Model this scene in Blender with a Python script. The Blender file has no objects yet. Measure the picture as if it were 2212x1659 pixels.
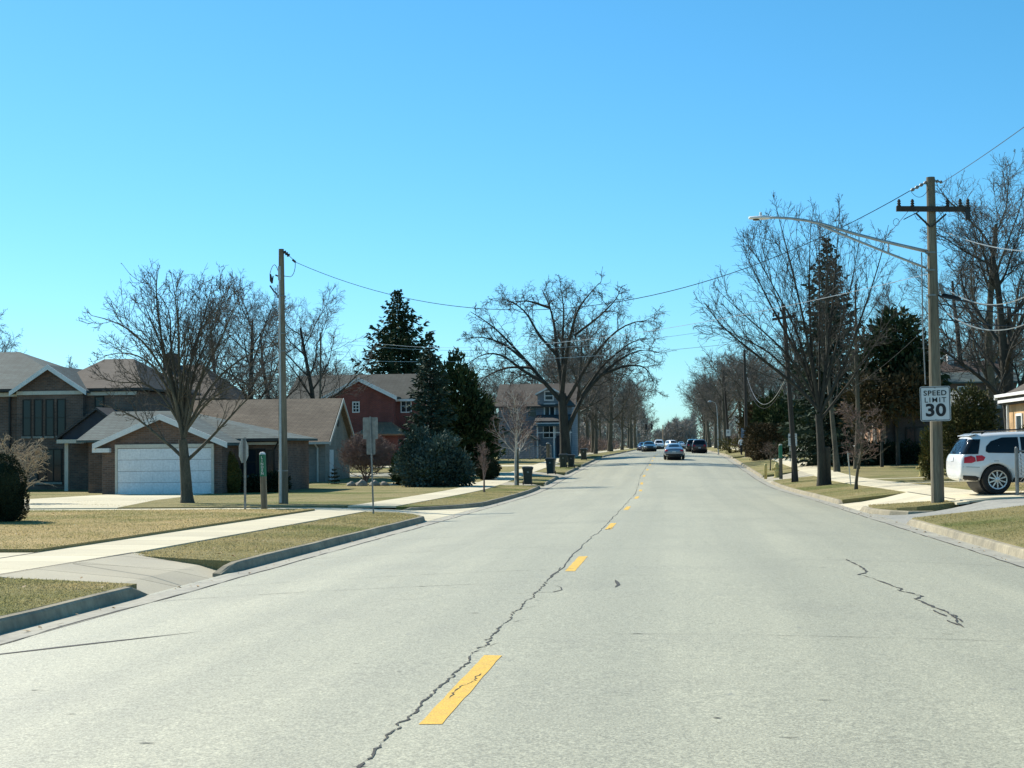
import bpy, bmesh, math, random
import numpy as np
from mathutils import Vector, Matrix
S = bpy.context.scene
COL = S.collection
R = math.radians
rad = math.radians
rng0 = np.random.default_rng(7)

# ------------------------------------------------------------------ camera
F, CX, CY = 3300., 1106., 829.5
YAW, PIT, ROL = R(6.04), R(2.33), R(0.6)
CAM = np.array([0, 0, 1.6])
FW = np.array([-math.sin(YAW)*math.cos(PIT), math.cos(YAW)*math.cos(PIT), math.sin(PIT)])
_r0 = np.array([math.cos(YAW), math.sin(YAW), 0.]); _u0 = np.cross(_r0, FW)
RT = _r0*math.cos(ROL) - _u0*math.sin(ROL); UP = _u0*math.cos(ROL) + _r0*math.sin(ROL)
def at(px, py, Y):
    r = FW + RT*(px-CX)/F - UP*(py-CY)/F
    return CAM + r*(Y/r[1])
cd = bpy.data.cameras.new('camera'); cam = bpy.data.objects.new('camera', cd); COL.objects.link(cam)
cd.sensor_width = 36; cd.lens = 36*F/2212; cd.clip_end = 6000; cd.clip_start = .1
cam.matrix_world = Matrix(((RT[0], UP[0], -FW[0], CAM[0]), (RT[1], UP[1], -FW[1], CAM[1]), (RT[2], UP[2], -FW[2], CAM[2]), (0, 0, 0, 1)))
S.camera = cam

# ------------------------------------------------------------------ terrain
def ss(a, b, x):
    t = min(1, max(0, (x-a)/(b-a))); return t*t*(3-2*t)
_ys = np.arange(-100, 3001, 1.0)
_sl = np.array([-.0076+.0226*ss(70, 92, y)-.0135*ss(138, 175, y)-.0015*ss(300, 320, y) for y in _ys])
_z = np.cumsum(_sl); _z -= np.interp(0, _ys, _z)
def prof(y): return float(np.interp(y, _ys, _z))
XL, XR, XC = -7.0, 5.8, -.6
def sh(y): return -.45*ss(58, 98, y)
def rel(x):
    if x > XR:
        t = x-XR; return -.03+min(t, 3.5)*.105+max(0, min(t-3.5, 8))*.02
    if x < XL: return -.03+min(-7-x, 3)*.015
    return -.0045*(x-XC)**2
def zg(x, y): return prof(y)+rel(x-sh(y))
def zroad(x, y):
    u = min(max(x-sh(y), XL), XR); return prof(y)-.0045*(u-XC)**2
def lerp(a, b, t): return a+(b-a)*t
def zap(x, y):                     # aprons ramp from the gutter up to the walk
    u = x-sh(y)
    if u < XL: return lerp(zroad(x, y), zg(x, y)+.02, min(1, (XL-u)/2.3))+.006
    return lerp(zroad(x, y), zg(x, y)+.02, min(1, (u-XR)/2.5))+.006
def zst(x, y):                     # side street and alley
    u = x-sh(y)
    if u < XL: return lerp(zroad(x, y), zg(x, y)-.03, min(1, (XL-u)/4.5))+.004
    return lerp(zroad(x, y), zg(x, y)-.02, min(1, (u-XR)/3))+.004
def zwalk(x, y): return zg(x, y)+.02
def gnd(px, py):
    r = FW + RT*(px-CX)/F - UP*(py-CY)/F
    Y = 3.
    while Y < 700:
        p = CAM + r*(Y/r[1])
        if p[2] <= zg(p[0], p[1]): break
        Y *= 1.002
    return float(p[0]), float(p[1]), zg(p[0], p[1])
def gx(px, Y):                     # x on the ground of what stands at column px, distance Y
    p = at(px, 1000, Y); return float(p[0])

# ------------------------------------------------------------------ objects
ORG = {}
def tag(o, label=None, cat=None, group=None, kind=None):
    if label: o['label'] = label
    if cat: o['category'] = cat
    if group: o['group'] = group
    if kind: o['kind'] = kind
    return o
def thing(name, label, cat, loc=(0, 0, 0), rotz=0, group=None):
    o = bpy.data.objects.new(name, None); COL.objects.link(o); o.empty_display_size = .3
    o.location = loc; o.rotation_euler = (0, 0, rotz); ORG[o.name] = Vector(loc)
    return tag(o, label, cat, group)
def link(name, me, parent=None):
    o = bpy.data.objects.new(name, me); COL.objects.link(o)
    if parent:
        o.parent = parent; ORG[o.name] = ORG[parent.name]
    else: ORG[o.name] = Vector((0, 0, 0))
    return o
def dup(root, loc, rotz=0, scale=None, label=None, group=None):
    c = root.copy(); COL.objects.link(c); c.location = loc; c.rotation_euler = (0, 0, rotz)
    if scale: c.scale = (scale,)*3 if not isinstance(scale, tuple) else scale
    if label: c['label'] = label
    if group: c['group'] = group
    def kids(a, b):
        for ch in [k for k in KIDS(a)]:
            d = ch.copy(); COL.objects.link(d); d.parent = b; kids(ch, d)
    kids(root, c)
    return c
def KIDS(o): return [k for k in bpy.data.objects if k.parent == o]
class MB:
    def __init__(s): s.v = []; s.f = []; s.m = []; s.cur = 0
    def add(s, vs, fs):
        b = len(s.v); s.v += [tuple(map(float, v)) for v in vs]
        s.f += [tuple(b+i for i in f) for f in fs]; s.m += [s.cur]*len(fs); return s
    def box(s, x0, x1, y0, y1, z0, z1):
        return s.add([(x0,y0,z0),(x1,y0,z0),(x1,y1,z0),(x0,y1,z0),(x0,y0,z1),(x1,y0,z1),(x1,y1,z1),(x0,y1,z1)],
                     [(0,3,2,1),(4,5,6,7),(0,1,5,4),(1,2,6,5),(2,3,7,6),(3,0,4,7)])
    def obox(s, M, x0, x1, y0, y1, z0, z1):
        vs = [M @ Vector(v) for v in [(x0,y0,z0),(x1,y0,z0),(x1,y1,z0),(x0,y1,z0),(x0,y0,z1),(x1,y0,z1),(x1,y1,z1),(x0,y1,z1)]]
        return s.add(vs, [(0,3,2,1),(4,5,6,7),(0,1,5,4),(1,2,6,5),(2,3,7,6),(3,0,4,7)])
    def prism(s, poly, n):         # closed polygon (3D, planar) extruded by vector n
        k = len(poly); a = [Vector(p) for p in poly]; b = [p+Vector(n) for p in a]
        return s.add(a+b, [tuple(range(k))[::-1], tuple(range(k, 2*k))]+[(i, (i+1) % k, k+(i+1) % k, k+i) for i in range(k)])
    def tube(s, pts, rs, n=8, cap=True):
        pts = [Vector(p) for p in pts]
        if not hasattr(rs, '__len__'): rs = [rs]*len(pts)
        b = len(s.v); ref = Vector((0, 0, 1)); u = None
        for i, p in enumerate(pts):
            d = (pts[min(i+1, len(pts)-1)]-pts[max(i-1, 0)]).normalized()
            if u is None: u = d.orthogonal().normalized()
            u = (u-d*u.dot(d)).normalized(); w = d.cross(u)
            for k in range(n):
                a = 2*math.pi*k/n; q = p+(u*math.cos(a)+w*math.sin(a))*rs[i]; s.v.append(tuple(q))
        nf = 0
        for i in range(len(pts)-1):
            for k in range(n):
                s.f.append((b+i*n+k, b+i*n+(k+1) % n, b+(i+1)*n+(k+1) % n, b+(i+1)*n+k)); nf += 1
        if cap:
            s.f.append(tuple(b+k for k in range(n))[::-1]); e = b+(len(pts)-1)*n
            s.f.append(tuple(e+k for k in range(n))); nf += 2
        s.m += [s.cur]*nf; return s
    def lathe(s, prof, c, n=16, ax='z'):
        b = len(s.v); c = Vector(c)
        for r, h in prof:
            for k in range(n):
                a = 2*math.pi*k/n
                q = Vector((r*math.cos(a), r*math.sin(a), h))
                if ax == 'y': q = Vector((q.x, q.z, q.y))
                if ax == 'x': q = Vector((q.z, q.x, q.y))
                s.v.append(tuple(c+q))
        nf = 0
        for i in range(len(prof)-1):
            for k in range(n):
                s.f.append((b+i*n+k, b+i*n+(k+1) % n, b+(i+1)*n+(k+1) % n, b+(i+1)*n+k)); nf += 1
        s.f.append(tuple(b+k for k in range(n))[::-1]); e = b+(len(prof)-1)*n
        s.f.append(tuple(e+k for k in range(n))); nf += 2
        s.m += [s.cur]*nf; return s
    def build(s, name, mats, parent=None, smooth=False, bevel=0):
        me = bpy.data.meshes.new(name); o = Vector((0, 0, 0)) if not parent else ORG[parent.name]
        me.from_pydata([(v[0]-o.x, v[1]-o.y, v[2]-o.z) for v in s.v], [], s.f)
        for m in (mats if isinstance(mats, (list, tuple)) else [mats]): me.materials.append(m)
        me.polygons.foreach_set('material_index', s.m)
        bm = bmesh.new(); bm.from_mesh(me); bmesh.ops.recalc_face_normals(bm, faces=bm.faces); bm.to_mesh(me); bm.free()
        if smooth: me.polygons.foreach_set('use_smooth', [True]*len(me.polygons))
        ob = link(name, me, parent)
        if bevel:
            md = ob.modifiers.new('b', 'BEVEL'); md.width = bevel; md.segments = 2; md.limit_method = 'ANGLE'
        return ob
def npmesh(name, V, Fc, mat, parent=None, smooth=False):
    """big arrays -> one mesh; Fc is (n,3) or (n,4)"""
    me = bpy.data.meshes.new(name); V = np.asarray(V, np.float32); Fc = np.asarray(Fc, np.int32); k = Fc.shape[1]
    if parent:
        V = V-np.array(ORG[parent.name], np.float32)
    me.vertices.add(len(V)); me.vertices.foreach_set('co', V.ravel())
    me.loops.add(Fc.size); me.loops.foreach_set('vertex_index', Fc.ravel())
    me.polygons.add(len(Fc)); me.polygons.foreach_set('loop_start', np.arange(0, Fc.size, k, dtype=np.int32))
    me.polygons.foreach_set('loop_total', np.full(len(Fc), k, np.int32))
    if smooth: me.polygons.foreach_set('use_smooth', np.ones(len(Fc), bool))
    me.materials.append(mat); me.update(calc_edges=True)
    return link(name, me, parent)

# ------------------------------------------------------------------ materials
def nt(name):
    m = bpy.data.materials.new(name); m.use_nodes = True; t = m.node_tree
    return m, t, t.nodes['Principled BSDF']
def N(t, kind, **kw):
    n = t.nodes.new(kind)
    for k, v in kw.items():
        if k in n.inputs: n.inputs[k].default_value = v
        else: setattr(n, k, v)
    return n
def rgb(c): return (c[0], c[1], c[2], 1)
def noise(t, vec, scale, detail=5, rough=.55):
    n = N(t, 'ShaderNodeTexNoise'); n.inputs['Scale'].default_value = scale; n.inputs['Detail'].default_value = detail
    n.inputs['Roughness'].default_value = rough; t.links.new(vec, n.inputs['Vector']); return n.outputs['Fac']
def remap(t, x, a, b, c=0., d=1.):
    n = N(t, 'ShaderNodeMapRange'); n.inputs[1].default_value = a; n.inputs[2].default_value = b
    n.inputs[3].default_value = c; n.inputs[4].default_value = d; t.links.new(x, n.inputs[0]); return n.outputs[0]
def mix(t, f, a, b, mode='MIX'):
    n = N(t, 'ShaderNodeMix', data_type='RGBA', blend_type=mode)
    if isinstance(f, (int, float)): n.inputs[0].default_value = f
    else: t.links.new(f, n.inputs[0])
    for i, c in ((6, a), (7, b)):
        if isinstance(c, tuple): n.inputs[i].default_value = rgb(c)
        else: t.links.new(c, n.inputs[i])
    return n.outputs[2]
def mth(t, op, a, b=0.):
    n = N(t, 'ShaderNodeMath', operation=op)
    for i, c in ((0, a), (1, b)):
        if isinstance(c, (int, float)): n.inputs[i].default_value = c
        else: t.links.new(c, n.inputs[i])
    return n.outputs[0]
def coords(t, stretch=(1, 1, 1)):
    c = N(t, 'ShaderNodeTexCoord').outputs['Object']
    if stretch == (1, 1, 1): return c
    m = N(t, 'ShaderNodeMapping'); m.inputs['Scale'].default_value = stretch; t.links.new(c, m.inputs['Vector']); return m.outputs[0]
def bumpn(t, p, h, strength, dist=.02):
    b = N(t, 'ShaderNodeBump'); b.inputs['Strength'].default_value = strength; b.inputs['Distance'].default_value = dist
    t.links.new(h, b.inputs['Height']); t.links.new(b.outputs[0], p.inputs['Normal'])
def mat(name, c, c2=None, scale=3., rough=.75, metal=0., bump=0., stretch=(1, 1, 1), spec=.4, lo=.35, hi=.65, fine=.12, coat=0.):
    m, t, p = nt(name); v = coords(t, stretch)
    if c2 is None: c2 = tuple(x*.82 for x in c)
    f = remap(t, noise(t, v, scale), lo, hi)
    col = mix(t, f, c, c2)
    if fine:
        g = remap(t, noise(t, v, scale*9, 3), .3, .7, 1-fine, 1+fine)
        n = N(t, 'ShaderNodeVectorMath', operation='SCALE'); t.links.new(col, n.inputs[0]); t.links.new(g, n.inputs['Scale']); col = n.outputs[0]
    t.links.new(col, p.inputs['Base Color'])
    p.inputs['Roughness'].default_value = rough; p.inputs['Metallic'].default_value = metal; p.inputs['Specular IOR Level'].default_value = spec
    if coat: p.inputs['Coat Weight'].default_value = coat; p.inputs['Coat Roughness'].default_value = .05
    if bump: bumpn(t, p, noise(t, v, scale*6, 6), bump)
    return m
def coursed(name, c1, c2, mortar, w, h, ms, rough=.85, bump=.3, offset=.5, flat=False):
    """brick / shingle / siding / paving courses on walls (x+y, z) or on the flat (x, y)"""
    m, t, p = nt(name); v = coords(t); sx = N(t, 'ShaderNodeSeparateXYZ'); t.links.new(v, sx.inputs[0])
    cb = N(t, 'ShaderNodeCombineXYZ')
    if flat:
        t.links.new(sx.outputs[0], cb.inputs[0]); t.links.new(sx.outputs[1], cb.inputs[1])
    else:
        t.links.new(mth(t, 'ADD', sx.outputs[0], sx.outputs[1]), cb.inputs[0]); t.links.new(sx.outputs[2], cb.inputs[1])
    b = N(t, 'ShaderNodeTexBrick'); b.offset = offset; b.inputs['Scale'].default_value = 1; b.inputs['Brick Width'].default_value = w
    b.inputs['Row Height'].default_value = h; b.inputs['Mortar Size'].default_value = ms; b.inputs['Mortar Smooth'].default_value = .3
    b.inputs['Color1'].default_value = rgb(c1); b.inputs['Color2'].default_value = rgb(c2); b.inputs['Mortar'].default_value = rgb(mortar)
    t.links.new(cb.outputs[0], b.inputs['Vector'])
    g = remap(t, noise(t, v, .8, 6), .3, .7, .78, 1.2)
    n = N(t, 'ShaderNodeVectorMath', operation='SCALE'); t.links.new(b.outputs[0], n.inputs[0]); t.links.new(g, n.inputs['Scale'])
    t.links.new(n.outputs[0], p.inputs['Base Color']); p.inputs['Roughness'].default_value = rough; p.inputs['Specular IOR Level'].default_value = .25
    if bump: bumpn(t, p, b.outputs['Fac'], -bump, .015)
    return m
def glass(name, c=(.02, .03, .04), rough=.06):
    m, t, p = nt(name); p.inputs['Base Color'].default_value = rgb(c); p.inputs['Roughness'].default_value = rough
    p.inputs['Specular IOR Level'].default_value = .35; return m
def emis(name, c, s):
    m, t, p = nt(name); p.inputs['Base Color'].default_value = rgb(c); p.inputs['Emission Color'].default_value = rgb(c); p.inputs['Emission Strength'].default_value = s; return m

def road_mat():
    m, t, p = nt('road concrete'); v = coords(t)
    base = mix(t, remap(t, noise(t, coords(t, (.5, .06, 1)), 1.2, 6), .35, .65), (.34, .33, .24), (.395, .38, .275))
    # worn wheel tracks running along the lanes
    base = mix(t, remap(t, noise(t, coords(t, (1, .012, 1)), 1.1, 3), .42, .62, 0, .55), base, (.295, .288, .212))
    base = mix(t, remap(t, noise(t, v, .35, 7, .65), .5, .75, 0, .4), base, (.245, .235, .18))
    sp = remap(t, noise(t, v, 55, 2, .7), .38, .62, .70, 1.3)
    sp2 = remap(t, noise(t, v, 16, 4, .7), .3, .7, .82, 1.18)
    sp3 = remap(t, noise(t, v, 140, 2, .8), .3, .7, .7, 1.3)
    n = N(t, 'ShaderNodeVectorMath', operation='SCALE'); t.links.new(base, n.inputs[0]); t.links.new(mth(t, 'MULTIPLY', mth(t, 'MULTIPLY', sp, sp2), sp3), n.inputs['Scale'])
    dk = remap(t, noise(t, coords(t, (1, .6, 1)), 4.5, 3, .6), .72, .76, 0, .55)
    col = mix(t, dk, n.outputs[0], (.16, .16, .15))
    t.links.new(col, p.inputs['Base Color']); p.inputs['Roughness'].default_value = .62; p.inputs['Specular IOR Level'].default_value = .5
    bumpn(t, p, noise(t, v, 70, 3), .35, .006)
    return m
def grass_mat(name, a, b, c):
    m, t, p = nt(name); v = coords(t)
    col = mix(t, remap(t, noise(t, v, .55, 5), .38, .62), a, b)
    col = mix(t, remap(t, noise(t, v, .16, 3), .5, .66), col, c)
    g = remap(t, noise(t, coords(t, (1, 1, 1)), 26, 4, .7), .3, .7, .72, 1.25)
    n = N(t, 'ShaderNodeVectorMath', operation='SCALE'); t.links.new(col, n.inputs[0]); t.links.new(g, n.inputs['Scale'])
    t.links.new(n.outputs[0], p.inputs['Base Color']); p.inputs['Roughness'].default_value = .95; p.inputs['Specular IOR Level'].default_value = .1
    bumpn(t, p, noise(t, v, 30, 4, .7), .8, .05)
    return m
def walk_mat(name, a, b):
    m, t, p = nt(name); v = coords(t); sx = N(t, 'ShaderNodeSeparateXYZ'); t.links.new(v, sx.inputs[0])
    col = mix(t, remap(t, noise(t, v, .5, 6, .6), .35, .65), a, b)
    g = remap(t, noise(t, v, 40, 3, .7), .3, .7, .88, 1.12)
    # slabs: a groove every 1.55 m and a slight tone step from slab to slab
    fl = mth(t, 'FLOOR', mth(t, 'DIVIDE', sx.outputs[1], 1.55))
    wn = N(t, 'ShaderNodeTexWhiteNoise', noise_dimensions='1D'); t.links.new(fl, wn.inputs['W'])
    g = mth(t, 'MULTIPLY', g, remap(t, wn.outputs[0], 0, 1, .9, 1.07))
    fr = mth(t, 'FRACT', mth(t, 'DIVIDE', sx.outputs[1], 1.55))
    g = mth(t, 'MULTIPLY', g, remap(t, fr, .012, .022, .25, 1.))
    n = N(t, 'ShaderNodeVectorMath', operation='SCALE'); t.links.new(col, n.inputs[0]); t.links.new(g, n.inputs['Scale'])
    t.links.new(n.outputs[0], p.inputs['Base Color']); p.inputs['Roughness'].default_value = .9; p.inputs['Specular IOR Level'].default_value = .2
    return m
def paint(name, c, metal=.0, rough=.25, coat=.8): return mat(name, c, tuple(x*.93 for x in c), 2., rough, metal, 0, fine=.02, coat=coat)

K = {}
K['road'] = road_mat()
K['grass'] = grass_mat('dormant lawn', (.30, .255, .125), (.225, .205, .092), (.15, .165, .055))
K['straw'] = grass_mat('straw lawn', (.46, .345, .165), (.39, .30, .14), (.28, .245, .105))
K['soil'] = mat('bare soil', (.16, .13, .085), (.11, .095, .06), 1.5, .95, bump=.5)
K['blade'] = grass_mat('grass blades', (.46, .385, .195), (.37, .33, .155), (.25, .265, .105))
def translucent(m, f):
    t = m.node_tree; p = t.nodes['Principled BSDF']; tr = N(t, 'ShaderNodeBsdfTranslucent'); mx = N(t, 'ShaderNodeMixShader'); mx.inputs[0].default_value = f
    t.links.new(p.inputs['Base Color'].links[0].from_socket, tr.inputs[0]); t.links.new(p.outputs[0], mx.inputs[1]); t.links.new(tr.outputs[0], mx.inputs[2]); t.links.new(mx.outputs[0], t.nodes['Material Output'].inputs[0])
translucent(K['blade'], .45)
K['walk'] = walk_mat('walk concrete', (.62, .56, .40), (.54, .49, .36))
K['apron'] = walk_mat('apron concrete', (.44, .40, .30), (.37, .34, .265))
K['kerb'] = mat('kerb concrete', (.35, .31, .225), (.235, .215, .165), 1.4, .95, bump=.3, fine=.15, spec=.1)
K['gutter'] = mat('gutter concrete', (.36, .345, .28), (.27, .26, .22), 1.1, .9, fine=.2)
K['asph'] = mat('alley asphalt', (.25, .25, .225), (.30, .295, .26), 1.2, .9, bump=.3, fine=.2)
K['crack'] = mat('crack filler', (.035, .036, .034), (.06, .06, .055), 8, .9)
K['yellow'] = mat('yellow paint', (.70, .43, .06), (.58, .37, .07), 9, .8, fine=.3)
K['bark'] = mat('grey bark', (.125, .112, .08), (.065, .06, .046), 5, .95, bump=.9, stretch=(1, 1, .25), fine=.3)
K['barkd'] = mat('dark bark', (.06, .056, .043), (.03, .029, .024), 4, .95, bump=.9, stretch=(1, 1, .25), fine=.3)
K['twig'] = mat('twig bark', (.10, .092, .078), (.06, .057, .05), 2, .9)
K['twigd'] = mat('dark twig bark', (.075, .07, .06), (.045, .043, .039), 2, .9)
K['twigr'] = mat('reddish twig bark', (.22, .15, .125), (.15, .105, .09), 2, .9)
K['pale'] = mat('pale young bark', (.62, .57, .50), (.45, .41, .35), 4, .9, fine=.2)
K['tan_twig'] = mat('tan dry twigs', (.40, .32, .22), (.28, .22, .15), 2, .9)
K['spruce'] = mat('spruce needles', (.028, .048, .022), (.05, .068, .026), .6, .85, spec=.2, fine=.3)
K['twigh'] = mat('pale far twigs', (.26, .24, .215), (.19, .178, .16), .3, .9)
K['twigb'] = mat('grey thin twigs', (.15, .14, .125), (.10, .095, .086), 2, .9)
K['blue'] = mat('blue spruce needles', (.105, .15, .125), (.045, .07, .05), .6, .85, spec=.2, fine=.3)
K['bushy'] = mat('bronzed yew foliage', (.10, .092, .03), (.045, .055, .02), 1.6, .9, spec=.2, fine=.3)
K['olive'] = mat('cedar foliage', (.06, .08, .025), (.025, .042, .017), .6, .9, spec=.2, fine=.3)
K['yew'] = mat('yew foliage', (.014, .024, .012), (.022, .034, .015), 2, .9, spec=.2, fine=.3)
K['sprucegrey'] = mat('grey green spruce needles', (.06, .088, .06), (.035, .055, .032), .6, .85, spec=.2, fine=.3)
K['thuja'] = mat('thuja foliage', (.15, .125, .03), (.075, .08, .025), 1.3, .9, spec=.2, fine=.3)
K['browncone'] = mat('rusty evergreen foliage', (.105, .07, .035), (.055, .05, .022), .9, .9, spec=.2, fine=.3)
K['wood'] = mat('weathered pole wood', (.22, .19, .135), (.10, .09, .066), 6, .92, bump=.6, stretch=(1, 1, .06), fine=.25)
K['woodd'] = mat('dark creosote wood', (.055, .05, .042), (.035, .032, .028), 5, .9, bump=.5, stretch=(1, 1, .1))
K['galv'] = mat('galvanised metal', (.42, .44, .44), (.34, .36, .36), 6, .45, .6)
K['galvd'] = mat('dull grey metal', (.25, .265, .26), (.17, .18, .18), 6, .55, .5)
K['white'] = mat('white paint', (.74, .75, .74), (.66, .67, .66), 3, .6)
K['offw'] = mat('cream trim paint', (.60, .57, .49), (.53, .50, .43), 3, .7)
K['sign'] = mat('white sign sheeting', (.62, .64, .64), (.58, .60, .60), 2, .45, fine=.03)
K['black'] = mat('black paint', (.012, .012, .014), (.02, .02, .022), 3, .6)
K['rubber'] = mat('tyre rubber', (.015, .015, .016), (.025, .025, .025), 6, .85)
K['cable'] = mat('black cable', (.02, .02, .022), (.03, .03, .03), 2, .6)
K['alu'] = mat('bare aluminium cable', (.45, .46, .45), (.36, .37, .36), 2, .4, .5)
K['pane'] = glass('window glass')
K['autog'] = glass('car glass', (.008, .01, .013), .04)
K['brick'] = coursed('brown brick', (.19, .115, .085), (.105, .07, .058), (.165, .145, .125), .26, .09, .012)
K['redbrick'] = coursed('red brick', (.225, .062, .05), (.17, .05, .045), (.20, .12, .10), .26, .09, .010)
K['lbrick'] = coursed('light grey brick', (.30, .275, .23), (.24, .225, .19), (.28, .27, .24), .28, .10, .012)
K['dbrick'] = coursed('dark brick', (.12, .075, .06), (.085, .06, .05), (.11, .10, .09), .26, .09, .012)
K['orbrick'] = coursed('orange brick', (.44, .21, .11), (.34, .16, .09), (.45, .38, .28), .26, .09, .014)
K['siding'] = coursed('blue grey siding', (.22, .255, .29), (.20, .235, .27), (.10, .12, .14), 30, .19, .012)
K['plank'] = coursed('tan board siding', (.56, .36, .19), (.47, .30, .15), (.25, .18, .11), .22, 30, .012)
K['roofg'] = coursed('grey shingle', (.105, .145, .14), (.08, .11, .108), (.05, .062, .062), .35, .085, .014, bump=.5)
K['rooft'] = coursed('tan shingle', (.30, .225, .155), (.245, .18, .125), (.13, .10, .075), .35, .085, .014, bump=.5)
K['roofb'] = coursed('brown shingle', (.115, .098, .08), (.09, .078, .066), (.06, .05, .045), .35, .085, .014, bump=.5)
K['roofm'] = coursed('dark grey shingle', (.095, .10, .088), (.075, .08, .07), (.04, .042, .04), .35, .085, .014, bump=.5)  # one dark grey tone over the whole roof
K['roofd'] = coursed('dark shingle', (.085, .085, .085), (.06, .063, .066), (.03, .03, .032), .35, .085, .014, bump=.5)
K['roofl'] = coursed('pale grey shingle', (.30, .31, .285), (.24, .25, .235), (.15, .155, .15), .35, .085, .014, bump=.4)
K['roofo'] = coursed('terracotta shingle', (.36, .20, .12), (.30, .17, .10), (.16, .09, .06), .35, .085, .014, bump=.5)
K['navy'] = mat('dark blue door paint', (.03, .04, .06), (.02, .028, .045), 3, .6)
K['gdoor'] = mat('white garage door', (.80, .81, .82), (.74, .75, .76), 1.2, .55)
K['gutterd'] = mat('black gutter', (.02, .02, .02), (.03, .03, .03), 3, .5)
K['green'] = mat('green sign paint', (.02, .16, .09), (.018, .13, .075), 6, .6)
K['bin'] = mat('dark green bin plastic', (.022, .034, .032), (.03, .042, .04), 4, .5, fine=.1)
K['binl'] = mat('black bin lid plastic', (.035, .04, .04), (.045, .05, .05), 4, .4)
K['hyd'] = mat('yellow hydrant paint', (.50, .42, .16), (.42, .35, .13), 6, .6)
K['stone'] = mat('pale stone', (.34, .32, .27), (.24, .22, .19), 3, .9, bump=.5)
# ------------------------------------------------------------------ sheets on the terrain
def sheet(name, poly, zf, m, label=None, stepx=.8, stepy=3., skirt=.0, kind='structure', shift=True, parent=None):
    bm = bmesh.new(); bm.faces.new([bm.verts.new((x, y, 0)) for x, y in poly])
    xs = [p[0] for p in poly]; yy = [p[1] for p in poly]
    def cuts(lo, hi, st):
        n = int((hi-lo)/st); return [lo+(i+1)*(hi-lo)/(n+1) for i in range(n)]
    bmesh.ops.triangulate(bm, faces=bm.faces[:])
    cx = cuts(max(min(xs), -45), min(max(xs), 45), stepx); cy = []
    y = min(yy)+stepy
    while y < max(yy):
        cy.append(y); y += max(stepy, abs(y)*.05)
    for c in cx: bmesh.ops.bisect_plane(bm, geom=bm.verts[:]+bm.edges[:]+bm.faces[:], plane_co=(c, 0, 0), plane_no=(1, 0, 0))
    for c in cy: bmesh.ops.bisect_plane(bm, geom=bm.verts[:]+bm.edges[:]+bm.faces[:], plane_co=(0, c, 0), plane_no=(0, 1, 0))
    bmesh.ops.remove_doubles(bm, verts=bm.verts[:], dist=.0005)
    if skirt:
        be = [e for e in bm.edges if e.is_boundary]
        r = bmesh.ops.extrude_edge_only(bm, edges=be)
        low = {v for v in r['geom'] if isinstance(v, bmesh.types.BMVert)}
    else: low = set()
    for v in bm.verts:
        x, y = v.co.x, v.co.y
        if shift: x += sh(y)
        v.co.x = x; v.co.z = zf(x, y)-(skirt if v in low else 0)
    bmesh.ops.recalc_face_normals(bm, faces=bm.faces[:])
    me = bpy.data.meshes.new(name); bm.to_mesh(me); bm.free(); me.materials.append(m)
    up = sum(p.normal.z*p.area for p in me.polygons)
    if up < 0: me.flip_normals()
    o = link(name, me, parent)
    if kind: o['kind'] = kind
    if label: o['label'] = label
    return o
# base ground: one sheet to the horizon, below lawns and road
gxs = [-3500, -1500, -600, -250, -120, -70, -45, -30, -20, -12, -7, -3, 0, 3, 6, 8, 10, 14, 20, 30, 50, 90, 200, 500, 1300, 3500]
gys = list(range(-60, 400, 10))+[420, 460, 520, 600, 700, 850, 1100, 1500, 2200, 2990]
V = [(x, y, zg(x, y)-.45-(.25 if abs(x) < 9 else 0)) for y in gys for x in gxs]
nx = len(gxs); Fq = [(j*nx+i, j*nx+i+1, (j+1)*nx+i+1, (j+1)*nx+i) for j in range(len(gys)-1) for i in range(nx-1)]
g = npmesh('ground', V, Fq, K['grass']); g['kind'] = 'structure'

road = sheet('road', [(-7.05, -12), (5.85, -12), (5.85, 900), (-7.05, 900)], zroad, K['road'], stepx=.8, stepy=4)
sheet('gutter', [(-6.95, -12), (-6.5, -12), (-6.5, 400), (-6.95, 400)], lambda x, y: zroad(x, y)+.004, K['gutter'], stepy=4)
sheet('gutter', [(5.3, -12), (5.78, -12), (5.78, 400), (5.3, 400)], lambda x, y: zroad(x, y)+.004, K['gutter'], stepy=4)

def kerb(name, path, side, closed_ends=(1, 1)):
    """path along the gutter line; side=+1 lawn lies on the right of travel, -1 on the left"""
    P = []
    for i in range(len(path)-1):
        a, b = path[i], path[i+1]; n = max(1, int(math.dist(a, b)/(1.2+abs(a[1])*.02)))
        P += [(lerp(a[0], b[0], k/n), lerp(a[1], b[1], k/n)) for k in range(n)]
    P.append(path[-1]); prof_ = [(0, -.06), (.0, .0), (.035, .125), (.06, .15), (.155, .155), (.16, -.06)]
    L = [0]
    for i in range(1, len(P)): L.append(L[-1]+math.dist(P[i-1], P[i]))
    vs = []
    for i, (x, y) in enumerate(P):
        a = P[max(0, i-1)]; b = P[min(len(P)-1, i+1)]; d = Vector((b[0]-a[0], b[1]-a[1])).normalized(); nrm = Vector((d.y, -d.x))*side
        h = 1.
        if closed_ends[0]: h = min(h, .06+L[i]/.5)
        if closed_ends[1]: h = min(h, .06+(L[-1]-L[i])/.5)
        wob = .004*math.sin(i*2.3)
        for u, w in prof_:
            q = (x+nrm.x*(u+wob), y+nrm.y*(u+wob)); qx = q[0]+sh(q[1])
            vs.append((qx, q[1], zroad(x+sh(y), y)+(w*h if w > 0 else w)+(wob if w > .1 else 0)))
    k = len(prof_); mb = MB()
    mb.add(vs, [(i*k+j, i*k+j+1, (i+1)*k+j+1, (i+1)*k+j) for i in range(len(P)-1) for j in range(k-1)]+[tuple(range(k)), tuple(range(len(vs)-k, len(vs)))[::-1]])
    o = mb.build(name, K['kerb']); o['kind'] = 'structure'; return o
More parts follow.
